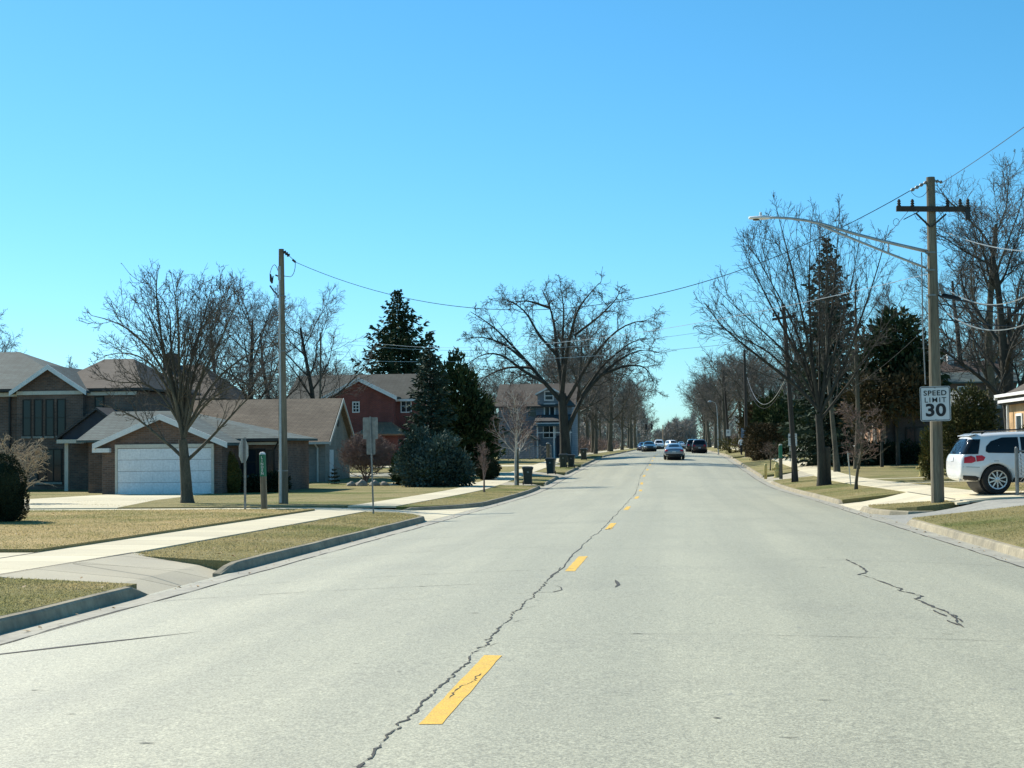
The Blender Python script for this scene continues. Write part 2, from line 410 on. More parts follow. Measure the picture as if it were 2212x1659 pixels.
def endpts(x, y0, y1):   # denser samples near tapers
    return [(x, y0), (x, y0+.25), (x, y0+.55), (x, y1-.55), (x, y1-.25), (x, y1)]
kerb('kerb', endpts(-7, -12, 19.9), -1)
kerb('kerb', [(-7.12, 23.5), (-7.03, 23.8), (-7, 24.2), (-7, 42.2), (-7.1, 43.2), (-7.4, 44.2), (-7.9, 45.1), (-8.5, 45.6), (-8.9, 45.75)], -1)
kerb('kerb', [(-9.2, 50.25), (-8.7, 50.45), (-8.1, 51.6), (-7.5, 53.4), (-7.1, 55.4), (-7, 57), (-7, 83.4), (-7, 83.9)], -1)
for a, b in ((88, 99.2), (106, 120), (124, 157), (161, 236), (242, 400)): kerb('kerb', endpts(-7, a, b), -1)
kerb('kerb', endpts(5.8, -12, 39.8), 1)
kerb('kerb', [(8.0, 44.75), (7.3, 44.55), (6.6, 44.7), (6.15, 45.3), (5.92, 46.3), (5.82, 47.5), (5.8, 49), (5.8, 49.6)][::-1], -1) if False else kerb('kerb', [(8.0, 44.75), (7.3, 44.55), (6.6, 44.7), (6.15, 45.3), (5.92, 46.3), (5.82, 47.5), (5.8, 49), (5.8, 49.6)], 1)
for a, b in ((55.6, 88.6), (96.8, 141), (146, 210), (214, 400)): kerb('kerb', endpts(5.8, a, b), 1)

# lawns (cut out where drives and streets cross)
zl = zg
def lawn(poly, m='grass', dz=0., **kw): return sheet('lawn', poly, (lambda x, y: zg(x, y)+dz), K[m], stepx=1.6, stepy=3, skirt=.25, **kw)
lawn([(-9.4, -12), (-7.15, -12), (-7.15, 19.8), (-9.4, 20.5)])
lawn([(-60, -12), (-11.05, -12), (-11.05, 20.5), (-60, 20.2)], 'straw', .07)
lawn([(-9.3, 25.35), (-7.15, 24.2), (-7.15, 42.3), (-7.3, 43.4), (-7.65, 44.4), (-8.3, 45.4), (-9.0, 45.7), (-9.3, 45.75)])
lawn([(-60, 26.1), (-11.05, 25.75), (-11.05, 46.3), (-60, 46.5)], 'straw', .075)
lawn([(-9.3, 50.6), (-8.85, 50.6), (-8.2, 51.8), (-7.65, 53.6), (-7.25, 55.5), (-7.15, 57), (-7.15, 83.8), (-9.3, 83.8)])
for a, b in ((88.2, 99), (106.2, 119.8), (124.2, 156.8), (161.2, 235.8), (242.2, 400)): lawn([(-9.3, a), (-7.15, a), (-7.15, b), (-9.3, b)])
lawn([(-62, 50.65), (-11.0, 50.65), (-11.0, 400), (-62, 400)], 'grass', .012)
lawn([(5.95, -12), (40, -12), (40, 40), (5.95, 39.6)])
lawn([(6.05, 49.2), (6.05, 46.6), (6.4, 45.5), (6.9, 44.95), (7.5, 44.9), (8.1, 45.1), (8.15, 46.6), (7.4, 47.7)])
lawn([(9.9, 44.6), (40, 44.2), (40, 45.2), (14, 45.6), (10.6, 45.4)])
lawn([(5.95, 55.8), (8.3, 55.8), (8.3, 88.4), (5.95, 88.4)], 'soil' if False else 'grass')
for a, b in ((97, 140.8), (146.2, 209.8), (214.2, 400)): lawn([(5.95, a), (8.3, a), (8.3, b), (5.95, b)])
lawn([(9.9, 50.45), (60, 50.45), (60, 400), (9.9, 400)], 'grass', .012)
# walks, aprons, drives
def pave(name, poly, zf=zwalk, m='walk', **kw): return sheet(name, poly, zf, K[m], stepx=1., stepy=3, skirt=.06, **kw)
pave('sidewalk', [(-11.0, -12), (-9.35, -12), (-9.35, 45.9), (-11.1, 46.3)])
pave('sidewalk', [(-10.95, 50.6), (-9.3, 50.6), (-9.3, 400), (-10.95, 400)])
pave('driveway_apron', [(-7, 19.7), (-7, 24.3), (-9.3, 25.6), (-9.4, 20.4)], zap, 'apron')
pave('driveway', [(-60, 20.3), (-11.02, 20.5), (-11.02, 25.6), (-60, 26.0)], zwalk, 'walk')
pave('side_street', [(-70, 46.6), (-11.0, 46.4), (-9.0, 45.85), (-8.3, 45.5), (-7.6, 44.5), (-7.2, 43.3), (-7.02, 42.2), (-7.02, 57), (-7.15, 55.5), (-7.55, 53.5), (-8.15, 51.7), (-8.8, 50.5), (-11, 50.5), (-70, 50.5)], zst, 'walk')
for a, b in ((83.8, 88.2), (99, 106.2), (119.8, 124.2), (156.8, 161.2), (235.8, 242.2)):
    pave('driveway_apron', [(-7, a), (-7, b), (-9.3, b), (-9.3, a)], zap, 'apron'); pave('driveway', [(-24 if a > 90 else -16, a+.2), (-10.97, a+.2), (-10.97, b-.2), (-24 if a > 90 else -16, b-.2)])
pave('driveway', [(-26.9, 71.3), (-27.6, 62), (-25.2, 50.4), (-18.9, 50.4), (-20.9, 60), (-22.0, 71.3)], lambda x, y: zg(x, y)+.015)
pave('alley', [(5.82, 39.8), (9, 40), (40, 40.2), (40, 44.2), (8.6, 44.6), (7.2, 44.4), (6.5, 44.6), (6.05, 45.2), (5.85, 46.6)], zst, 'asph')
pave('sidewalk', [(8.25, 44.7), (9.85, 44.5), (9.85, 400), (8.25, 400)])
pave('sidewalk', [(7.95, 44.55), (8.3, 44.55), (8.3, 46.9), (8.05, 46.9)], lambda x, y: zwalk(x, y)-.014)
pave('driveway_apron', [(5.8, 49.6), (6.1, 49.2), (7.6, 47.8), (8.24, 46.6), (8.24, 55.8), (5.8, 55.7)], zap, 'walk')
pave('driveway', [(9.87, 45.7), (40, 45.9), (40, 50.4), (9.87, 50.4)], lambda x, y: zwalk(x, y)-.004, 'walk')
for a, b in ((88.4, 97), (140.8, 146.2), (209.8, 214.2)):
    pave('driveway_apron', [(5.8, a), (8.24, a), (8.24, b), (5.8, b)], zap, 'apron'); pave('driveway', [(9.87, a+.6), (22, a+.6), (22, b-.6), (9.87, b-.6)]) if a > 100 else None
pave('garden_path', [(9.87, 76.5), (20, 76.5), (20, 77.4), (9.87, 77.4)])
pave('garden_path', [(9.87, 66.2), (20, 66.2), (20, 67.2), (9.87, 67.2)])

for pl in ([(-9.47, 20.45), (-9.42, 20.45), (-9.27, 25.6), (-9.33, 25.6)], [(-11.04, 20.4), (-11.0, 20.4), (-11.0, 25.7), (-11.04, 25.7)], [(-9.3, 22.9), (-7.05, 21.9), (-7.05, 21.93), (-9.3, 22.93)], [(8.22, 46.5), (8.27, 46.5), (8.27, 55.8), (8.22, 55.8)], [(9.85, 45.6), (9.9, 45.6), (9.9, 50.4), (9.85, 50.4)]):
    sheet('joint', pl, (lambda x, y: max(zap(x, y), zwalk(x, y))+.005) if abs(pl[0][0]) < 9.6 else (lambda x, y: zwalk(x, y)+.005), K['crack'], stepx=9, stepy=1.)
# ------------------------------------------------------------------ road joints, cracks and painted dashes
def strip(pts, ws, m, name, parent=road, dz=.004):
    mb = MB(); vs = []
    for i, (x, y) in enumerate(pts):
        a = pts[max(0, i-1)]; b = pts[min(len(pts)-1, i+1)]; d = Vector((b[0]-a[0], b[1]-a[1])).normalized(); n = Vector((d.y, -d.x))
        w = ws[i] if hasattr(ws, '__len__') else ws
        for s in (-.5, .5):
            q = (x+n.x*w*s, y+n.y*w*s); vs.append((q[0]+sh(q[1]), q[1], zroad(q[0]+sh(q[1]), q[1])+dz))
    mb.add(vs, [(2*i, 2*i+1, 2*i+3, 2*i+2) for i in range(len(pts)-1)]); o = mb.build(name, m, parent)
    up = sum(p.normal.z*p.area for p in o.data.polygons)
    if up < 0: o.data.flip_normals()
    return o
rr = random.Random(3)
def wander(a, b, step, amp, wlo, whi, gaps=0., kink=.15):
    n = max(2, int(math.dist(a, b)/step)); d = Vector((b[0]-a[0], b[1]-a[1])).normalized(); nrm = Vector((d.y, -d.x)); off = 0; P = []; W = []
    for i in range(n+1):
        t = i/n; off = off*.8+rr.uniform(-amp, amp)*(2.2 if rr.random() < kink else 1)
        P.append((lerp(a[0], b[0], t)+nrm.x*off, lerp(a[1], b[1], t)+nrm.y*off)); w = rr.uniform(wlo, whi)
        W.append(.002 if rr.random() < gaps else w)
    W[0] = W[-1] = .002
    return P, W
# longitudinal joint beside the dashes: ragged near the camera, thin further on
y = 6.2
while y < 20.5:
    L = rr.uniform(1.2, 2.6); P, W = wander((-1.655, y), (-1.66, y+L), .045, .012, .004, .026, .10, .2); strip(P, W, K['crack'], 'joint'); y += L-.05
    if rr.random() < .5:
        P, W = wander((-1.63, y-.4), (-1.55+rr.uniform(0, .1), y-.15), .06, .02, .004, .014); strip(P, W, K['crack'], 'crack')
P, W = wander((-1.66, 20), (-1.68, 60), .4, .02, .006, .026, .05); strip(P, W, K['crack'], 'joint')
P, W = wander((-1.68, 60), (-1.7, 150), 1.5, .02, .012, .03, .05); strip(P, W, K['crack'], 'joint')
# ragged crack in the near lane on the camera's side
def gp(*pp): return [(lambda q: (q[0], q[1]))(gnd(*p)) for p in pp]
def grd(px, py):
    r = FW + RT*(px-CX)/F - UP*(py-CY)/F; Y = 3.
    while Y < 300:
        p = CAM + r*(Y/r[1])
        if p[2] <= zroad(p[0], p[1]): break
        Y *= 1.001
    return float(p[0]), float(p[1])
ck = [grd(*p) for p in ((1827, 1208), (1848, 1219), (1865, 1228), (1874, 1235), (1856, 1242), (1886, 1249), (1929, 1267), (1950, 1272), (1943, 1277), (1968, 1281), (1992, 1289), (1977, 1294), (2000, 1305), (2022, 1314), (2045, 1322), (2061, 1331), (2072, 1346), (2088, 1360))]
ck_old = [(2.66, 24.2), (2.72, 23.5), (2.62, 22.9), (2.86, 22.3), (2.62, 21.8), (2.84, 21.0), (2.98, 20.4), (3.05, 19.7), (3.15, 19.2), (3.02, 18.9), (3.2, 18.4), (3.22, 17.6), (3.34, 17.0), (3.24, 16.6), (3.42, 16.0), (3.38, 15.3), (3.46, 14.9), (3.38, 14.5), (3.5, 14.1), (3.42, 13.8)]
PP = []; 
for i in range(len(ck)-1):
    for k in range(4):
        t = k/4; PP.append((lerp(ck[i][0], ck[i+1][0], t)+rr.uniform(-.02, .02), lerp(ck[i][1], ck[i+1][1], t)+rr.uniform(-.04, .04)))
strip(PP, [.002]+[rr.choice((.02, .035, .05, .01, .03)) for _ in PP[2:]]+[.002], K['crack'], 'crack')
for a, b, w in ((grd(2015, 1318), grd(2050, 1332), .04), (grd(2045, 1340), grd(2075, 1352), .04), (grd(1935, 1274), grd(1975, 1284), .03), (grd(2058, 1328), grd(2085, 1345), .03)):
    P, W = wander(a, b, .06, .015, w*.5, w); strip(P, W, K['crack'], 'crack')
# transverse joints and hairline cracks
for yj, x0, x1, sk, w in ((13.9, -.6, 5.3, .0, .007), (14.05, 3.0, 4.7, -.05, .012), (24.3, 1.2, 5.3, .02, .008), (18.6, -6.6, -2.2, 1.0, .010), (20.6, -6.4, -1.8, 1.3, .008), (26.5, -6.5, -1.7, 1.2, .010), (31.8, -6.5, -1.7, 1.3, .010),
                          (37.5, -6.5, 5.3, 1.2, .012), (44, -6.5, 5.3, 1., .012), (50.5, -6.5, 5.3, 1, .014), (57, -6.5, -1.7, 1, .014), (66, -6.5, 5.3, .8, .02), (77, -6.5, 5.3, .8, .02), (92, -6.5, 5.3, .6, .03)):
    w *= 2.2; P, W = wander((x0, yj), (x1, yj+sk), .25, .008, w*.3, w, .12, .05); strip(P, W, K['crack'], 'joint')
for xs_ in (-6.5, 5.3):
    P, W = wander((xs_, 5), (xs_, 60), .5, .02, .015, .05, .15, .05); strip(P, W, K['crack'], 'joint', dz=.008)
    P, W = wander((xs_, 60), (xs_, 180), 2, .02, .02, .06, .1, .05); strip(P, W, K['crack'], 'joint', dz=.009)
# tapered dark strip near the bottom of the picture, on the far lane
P = [(-6.6+i*.11, 12.95+i*.095) for i in range(19)]; strip(P[::-1], [.004+.011*i for i in range(10)]+[.10-.008*i for i in range(1, 10)], K['crack'], 'joint')
strip([(-3.2+.05*i+.03*math.sin(i), 17.5+.02*i) for i in range(4)], .01, K['crack'], 'crack')
# the hooked crack and the single skid mark by the second dash
strip([(-1.78, 18.15), (-1.6, 18.2), (-1.46, 18.22), (-1.38, 18.5), (-1.42, 18.9), (-1.5, 19.1)], [.004, .02, .026, .018, .014, .003], K['crack'], 'crack')
strip([(-.75, 18.85), (-.72, 19.2), (-.755, 19.6), (-.79, 19.95)], [.01, .045, .05, .01], K['crack'], 'crack')
for _ in range(70):                                   # pock marks and grit
    x = rr.uniform(-6, 5.2); y = rr.uniform(7, 30); L = rr.uniform(.03, .12)
    P = [(x, y), (x+L*.5, y+rr.uniform(-.02, .02)), (x+L, y)]; strip(P, [.004, rr.uniform(.01, .03), .003], K['crack'], 'crack') if _ < 45 else None
def dash(y0, y1, x=-1.49, w=.145):
    n = 16; mb = MB(); vs = []
    for i in range(n+1):
        y = lerp(y0, y1, i/n)
        for s in (-1, 1):
            q = x+s*(w/2+rr.uniform(-.006, .004)); yy = y+(rr.uniform(-.02, .02) if i in (0, n) else 0); vs.append((q+sh(yy), yy, zroad(q+sh(yy), yy)+.0025))
    mb.add(vs, [(2*i, 2*i+1, 2*i+3, 2*i+2) for i in range(n)]); o = mb.build('road_marking', K['yellow'])
    if sum(p.normal.z for p in o.data.polygons) < 0: o.data.flip_normals()
    o['kind'] = 'structure'; return o
for k in range(14):
    d = dash(9.2+12.35*k, 12.4+12.35*k)
P, W = wander((-1.52, 10.2), (-1.48, 11.35), .05, .012, .004, .014, .15, .4); strip(P, W, K['crack'], 'crack', dz=.0045)
for i in range(2):
    P, W = wander((-1.5, 33.6+.2*i), (-1.44, 34.6+.2*i), .1, .02, .01, .03); strip(P, W, K['crack'], 'crack', dz=.0045)
# ------------------------------------------------------------------ grass blades on the nearer lawns
def inside(P, poly):
    x, y = P[:, 0], P[:, 1]; r = np.zeros(len(P), bool); n = len(poly)
    for i in range(n):
        x1, y1 = poly[i]; x2, y2 = poly[(i+1) % n]
        c = ((y1 > y) != (y2 > y)) & (x < (x2-x1)*(y-y1)/((y2-y1) if y2 != y1 else 1e-9)+x1); r ^= c
    return r
def blades(areas):
    VV = []; n0 = 0
    zt = np.vectorize(zg); sv = np.vectorize(sh)
    for poly, dens, h, *dz in areas:
        xs = [p[0] for p in poly]; ys = [p[1] for p in poly]; n = int(dens*(max(xs)-min(xs))*(max(ys)-min(ys)))
        P = np.stack([rng0.uniform(min(xs), max(xs), n), rng0.uniform(min(ys), max(ys), n)], 1); P = P[inside(P, poly)]
        cl = np.sin(P[:, 0]*2.1+np.sin(P[:, 1]*1.3)*2)*.5+np.sin(P[:, 1]*1.7+P[:, 0])*.5
        n = len(P); z = zt(P[:, 0]+sv(P[:, 1]), P[:, 1])+(dz[0] if dz else 0); az = rng0.uniform(0, 6.283, n); hh = h*rng0.uniform(.25, .6, n)*(1+.35*cl); w = h*.16*rng0.uniform(.7, 1.4, n)
        base = np.stack([P[:, 0]+sv(P[:, 1]), P[:, 1], z-.005], 1); t = np.stack([np.cos(az), np.sin(az), 0*az], 1)*w[:, None]
        la = rng0.uniform(0, 6.283, n); ln = rng0.uniform(.4, 1.8, n)*hh
        tip = base+np.stack([np.cos(la)*ln, np.sin(la)*ln, hh], 1)
        VV.append(np.stack([base-t, base+t, tip], 1).reshape(-1, 3))
    V = np.concatenate(VV); o = npmesh('grass', V, np.arange(len(V)).reshape(-1, 3), K['blade']); o['kind'] = 'stuff'; return o
blades([([(-9.35, 13), (-7.15, 13), (-7.15, 19.7), (-9.35, 20.4)], 900, .06),
        ([(-9.3, 25.3), (-7.15, 24.2), (-7.15, 42.3), (-7.65, 44.4), (-8.3, 45.4), (-9.3, 45.7)], 650, .06),
        ([(-18, 26.1), (-11.05, 25.8), (-11.05, 46.2), (-22, 46.4)], 260, .06, .075),
        ([(5.98, 18), (12, 18), (12, 39.9), (5.98, 39.5)], 420, .06),
        ([(6.05, 49.2), (6.05, 46.6), (6.4, 45.5), (7.5, 44.9), (8.1, 45.1), (8.15, 46.6), (7.4, 47.7)], 500, .06),
        ([(9.9, 44.6), (16, 44.4), (16, 45.4), (10.6, 45.4)], 500, .07),
        ([(5.95, 55.8), (8.25, 55.8), (8.25, 88.2), (5.95, 88.2)], 150, .06),
        ([(9.9, 50.5), (18, 50.5), (18, 76), (9.9, 76)], 120, .06),
        ([(-27, 51), (-11.05, 51), (-11.05, 70), (-20, 70)], 120, .06),
        ([(-9.3, 52), (-7.4, 54), (-7.15, 57), (-7.15, 83.6), (-9.3, 83.6)], 200, .06)])

K['leaf'] = mat('dry leaf', (.30, .20, .11), (.42, .34, .22), 3, .9)
def litter():
    VV = []
    for poly, n in (([(-9.3, 25.3), (-7.15, 24.2), (-7.15, 42.3), (-9.3, 45.7)], 40), ([(-9.35, 12), (-7.15, 12), (-7.15, 19.7), (-9.35, 20.4)], 14), ([(-19, 26.2), (-11.1, 25.9), (-11.1, 46), (-19, 46)], 70), ([(5.98, 20), (11, 20), (11, 39.5), (5.98, 39.5)], 60), ([(5.35, 14), (5.78, 14), (5.78, 60), (5.35, 60)], 60), ([(-6.95, 12), (-6.6, 12), (-6.6, 60), (-6.95, 60)], 60)):
        xs = [p[0] for p in poly]; ys = [p[1] for p in poly]; P = np.stack([rng0.uniform(min(xs), max(xs), n*2), rng0.uniform(min(ys), max(ys), n*2)], 1); P = P[inside(P, poly)][:n]
        for x, y in P:
            z = (zroad(x, y)+.012) if -7 < x < 5.8 else zg(x, y)+.045+(.075 if x < -11 else 0); a = rng0.uniform(0, 6.28); r = rng0.uniform(.02, .05); c, q = math.cos(a)*r, math.sin(a)*r; t = rng0.uniform(-.02, .03)
            VV += [(x+c, y+q, z+t), (x-q*.5, y+c*.5, z+.01), (x-c, y-q, z), (x+q*.5, y-c*.5, z+.012)]
    o = npmesh('fallen_leaves', VV, np.arange(len(VV)).reshape(-1, 4), K['leaf']); o['kind'] = 'stuff'
litter()
# ------------------------------------------------------------------ house helpers
def PX(px, Y): return float(at(px, 950, Y)[0])
def PZ(py, Y, px=1106): return float(at(px, py, Y)[2])
def gable_walls(mb, x0, x1, y0, y1, z0, ze, zr, ax):
    if ax == 'y':      # gable faces +-Y
        xc = (x0+x1)/2; mb.prism([(x0, y0, z0), (x1, y0, z0), (x1, y0, ze), (xc, y0, zr), (x0, y0, ze)], (0, y1-y0, 0))
    else:
        yc = (y0+y1)/2; mb.prism([(x0, y0, z0), (x0, y1, z0), (x0, y1, ze), (x0, yc, zr), (x0, y0, ze)], (x1-x0, 0, 0))
def gable_roof(mb, x0, x1, y0, y1, ze, zr, ax, ov=.35, ovg=.3, th=.14, lift=.02):
    if ax == 'y':
        xc = (x0+x1)/2; s = (zr-ze)/(xc-x0)
        for sg, xe in ((-1, x0-ov), (1, x1+ov)):
            zo = ze-s*ov+lift; a = [(xe, y0-ovg, zo), (xc, y0-ovg, zr+lift), (xc, y1+ovg, zr+lift), (xe, y1+ovg, zo)]
            mb.prism(a, (0, 0, th))
    else:
        yc = (y0+y1)/2; s = (zr-ze)/(yc-y0)
        for sg, ye in ((-1, y0-ov), (1, y1+ov)):
            zo = ze-s*ov+lift; a = [(x0-ovg, ye, zo), (x1+ovg, ye, zo), (x1+ovg, yc, zr+lift), (x0-ovg, yc, zr+lift)]
            mb.prism(a, (0, 0, th))
def hip_roof(mb, x0, x1, y0, y1, ze, zr, rx0, rx1, ov=.4, ry=None):
    yc = (y0+y1)/2 if ry is None else ry
    a, b, c, d = (x0-ov, y0-ov, ze), (x1+ov, y0-ov, ze), (x1+ov, y1+ov, ze), (x0-ov, y1+ov, ze); e, f = (rx0, yc, zr), (rx1, yc, zr)
    lo = [(p[0], p[1], p[2]-.12) for p in (a, b, c, d)]
    mb.add([a, b, c, d, e, f]+lo, [(0, 1, 5, 4), (1, 2, 5), (2, 3, 4, 5), (3, 0, 4), (0, 6, 7, 1), (1, 7, 8, 2), (2, 8, 9, 3), (3, 9, 6, 0), (9, 8, 7, 6)])
def frameM(org, n):
    """columns: u along the wall, n outwards, z"""
    n = Vector(n).normalized(); u = Vector((0, 0, 1)).cross(n)*-1
    return Matrix(((u.x, n.x, 0, org[0]), (u.y, n.y, 0, org[1]), (u.z, n.z, 1, org[2]), (0, 0, 0, 1)))
def window(root, org, n, w, h, fm='white', cols=1, rows=1, t=.08, sill=None, shut=None, pane='pane', name='window'):
    """org = centre of the opening on the wall face"""
    M = frameM(org, n); f = MB(); a, b = w/2, h/2
    f.obox(M, -a-t, -a, -.02, .06, -b-t, b+t); f.obox(M, a, a+t, -.02, .06, -b-t, b+t)
    f.obox(M, -a, a, -.02, .055, b, b+t); f.obox(M, -a, a, -.02, .055, -b-t, -b)
    for i in range(1, cols): x = -a+w*i/cols; f.obox(M, x-t*.35, x+t*.35, -.02, .045, -b, b)
    for j in range(1, rows): z = -b+h*j/rows; f.obox(M, -a, a, -.02, .04, z-t*.3, z+t*.3)
    fo = f.build(name, K[fm], root); p = MB(); p.obox(M, -a, a, -.02, .015, -b, b); p.build('pane', K[pane], fo)
    if sill: s = MB(); s.obox(M, -a-t*1.4, a+t*1.4, -.02, .12, -b-t-.12, -b-t-.002); s.build('sill', K[sill], fo)
    if shut:
        for sg in (-1, 1):
            s = MB(); c = sg*(a+t+.22)
            s.obox(M, c-.2, c+.2, -.02, .035, -b-t, b+t)
            for k in range(9): s.obox(M, c-.16, c+.16, .03, .05, -b+k*h/9+.01, -b+k*h/9+h/12)
            s.build('shutter', K[shut], root)
    return fo
def rake(root, x0, x1, y, ze, zr, ov, h=.24, m='white', name='fascia', th=.06, th_roof=.14):
    xc = (x0+x1)/2; s = (zr-ze)/(xc-x0); mb = MB(); zt = th_roof+.03
    for xe in (x0-ov, x1+ov):
        zo = ze-s*ov+zt; mb.prism([(xe, y, zo), (xe, y, zo-h), (xc, y, zr+zt-h*1.05), (xc, y, zr+zt)], (0, -th, 0))
    return mb.build(name, K[m], root)
def bar(mb, a, b, w, h):
    a, b = Vector(a), Vector(b); d = (b-a); L = d.length; d.normalize(); s = d.cross(Vector((0, 0, 1)))
    if s.length < .01: s = Vector((1, 0, 0))
    s.normalize(); u = s.cross(d)
    M = Matrix(((s.x, d.x, u.x, a.x), (s.y, d.y, u.y, a.y), (s.z, d.z, u.z, a.z), (0, 0, 0, 1)))
    return mb.obox(M, -w/2, w/2, 0, L, -h/2, h/2)

# ------------------------------------------------------------------ brown brick house with the double garage
z0 = zg(-25, 72)-.3
H = thing('brick_house', 'two storey brown brick house with a white double garage door', 'house', (-25, 71, zg(-25, 71)))
mb = MB(); gable_walls(mb, -27.35, -21.45, 71, 74.2, z0, 1.9, 3.14, 'y'); mb.box(-29.3, -19.55, 74.2, 80.6, z0, 2.0); mb.box(-48, -29.6, 82, 92, z0, 4.9)
mb.prism([(-36.3, 81.5, z0), (-32.5, 81.5, z0), (-32.5, 81.5, 4.95), (-34.4, 81.5, 6.25), (-36.3, 81.5, 4.95)], (0, .5, 0)); mb.box(-33, -29.3, 80.6, 82, z0, 2.0)
mb.build('wall', K['brick'], H)
mb = MB(); gable_roof(mb, -27.35, -21.45, 71, 77.2, 1.9, 3.14, 'y'); mb.build('garage_roof', K['roofg'], H)
mb = MB(); hip_roof(mb, -29.3, -19.55, 74.0, 80.6, 2.12, 3.62, -29.2, -25.4); mb.build('roof', K['roofg'], H)
mb = MB(); hip_roof(mb, -48, -33.2, 82, 92, 5.08, 7.5, -47, -38.6); gable_roof(mb, -36.3, -32.5, 81.5, 86, 4.95, 6.2, 'y', .3, .3); mb.build('roof', K['roofg'], H)
mb = MB(); hip_roof(mb, -34.6, -29.6, 82.2, 92, 5.06, 6.95, -33.2, -31.4, ry=86.5); mb.build('roof', K['roofb'], H)
rake(H, -27.35, -21.45, 70.69, 1.9, 3.14, .36, .26); rake(H, -36.3, -32.5, 81.19, 4.95, 6.2, .31, .26)
mb = MB(); mb.box(-27.75, -26.9, 70.72, 71, 1.5, 1.7); mb.build('soffit', K['white'], H)
dm = MB()
for k in range(4):
    a = -.5+k*.545; dm.box(-26.55, -21.95, 70.93, 70.99, a, a+.53)
    for j in range(8): x = -26.45+j*.57; dm.box(x, x+.46, 70.915, 70.93, a+.09, a+.44)
dm.build('garage_door', K['gdoor'], H)
mb = MB(); mb.box(-26.68, -21.82, 70.88, 70.995, 1.69, 1.87); mb.box(-26.68, -26.56, 70.9, 70.995, -.55, 1.69); mb.box(-21.94, -21.82, 70.9, 70.995, -.55, 1.69); mb.build('door_frame', K['offw'], H)
mb = MB(); mb.box(-21.2, -19.15, 73.45, 73.6, 1.97, 2.12); mb.box(-20.0+.42, -19.1, 73.6, 73.75, 1.0, 1.08) if 0 else None; mb.tube([(-19.35, 73.55, 1.97), (-19.65, 73.9, 1.6), (-19.65, 74.1, -.5)], .05, 6); mb.build('gutter', K['gutterd'], H)
mb = MB(); mb.box(-21.2, -19.5, 73.8, 74.18, 1.80, 1.93); mb.build('frieze', K['offw'], H)
mb = MB(); mb.box(-48.4, -36.7, 81.45, 81.6, 4.93, 5.08); mb.box(-32.1, -29.2, 81.65, 81.8, 4.9, 5.05); mb.tube([(-36.9, 81.9, 4.9), (-36.9, 81.9, z0)], .07, 6); mb.build('gutter', K['gutterd'], H)
mb = MB(); mb.box(-48, -36.3, 81.8, 81.99, 4.66, 4.88); mb.box(-36.3, -32.5, 81.42, 81.49, 4.72, 4.92); mb.box(-32.4, -29.6, 81.85, 81.99, 4.66, 4.86); mb.build('frieze', K['offw'], H)
for i in range(4): window(H, (-35.72+.66*i, 81.5, 3.45), (0, -1, 0), .40, 1.95, 'woodd', 1, 2, .05, 'stone')
window(H, (-32.05+.3, 82, 4.05), (0, -1, 0), .42, 1.0, 'woodd', 1, 2, .06, 'stone')
window(H, (-40.5, 82, 3.5), (0, -1, 0), 1.2, 1.7, 'woodd', 2, 2, .07, 'stone'); window(H, (-40.5, 82, .9), (0, -1, 0), 1.2, 1.5, 'offw', 2, 2, .07, 'stone')
window(H, (-34.4, 81.5, .8), (0, -1, 0), 1.3, 1.7, 'woodd', 3, 2, .07, 'stone')
window(H, (-20.95, 74.2, .95), (0, -1, 0), .55, 1.2, 'woodd', 1, 2, .06, 'stone', 'black'); window(H, (-19.95, 74.2, .75), (0, -1, 0), .3, 1.5, 'woodd', 1, 2, .05, 'stone')
# porch; shade is put into the gable's navy colour
mb = MB(); gable_roof(mb, -32.5, -28.6, 78.6, 82, 2.35, 3.75, 'y', .3, .2); mb.build('porch_roof', K['roofd'], H)
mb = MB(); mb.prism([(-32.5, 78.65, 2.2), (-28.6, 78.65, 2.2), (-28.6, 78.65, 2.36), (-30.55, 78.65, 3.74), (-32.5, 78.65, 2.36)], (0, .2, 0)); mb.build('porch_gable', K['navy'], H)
mb = MB(); mb.box(-32.7, -31.2, 78.35, 78.64, 2.0, 2.2); mb.box(-32.4, -32.2, 78.7, 78.9, z0, 2.0); mb.build('porch_trim', K['offw'], H)
mb = MB(); mb.box(-31.2, -30.1, 80.5, 80.58, -.5, 1.55); d = mb.build('door', K['navy'], H)
mb = MB(); mb.lathe([(.03, 0), (.035, .05)], (-30.25, 80.44, .55), 8, 'y'); mb.build('handle', K['galv'], d)

# ------------------------------------------------------------------ brown roofed house behind it
Y = 106; E_ = thing('brick_house', 'brown roofed house rising behind the brick garage, small brown chimney on its ridge', 'house', (-36, Y, zg(-36, Y)))
xa, xb = PX(262, Y), PX(470, Y); ze, zr = PZ(862, Y, 350), PZ(800, Y, 350)
mb = MB(); mb.box(xa, xb, Y, Y+9, -1, ze); mb.build('wall', K['dbrick'], E_)
mb = MB(); hip_roof(mb, xa, xb, Y, Y+9, ze, zr+.6, xa+2.5, xb-2.5); rf = mb.build('roof', K['roofb'], E_)
mb = MB(); cx = PX(365, Y+4); mb.box(cx-.45, cx+.45, Y+4, Y+4.8, zr, zr+1.35); mb.box(cx-.52, cx+.52, Y+3.93, Y+4.87, zr+1.35, zr+1.47); mb.build('chimney', K['dbrick'], rf)
for px in (300, 350, 400): window(E_, (PX(px, Y), Y, ze-1.2), (0, -1, 0), .9, 1.3, 'offw', 2, 2)

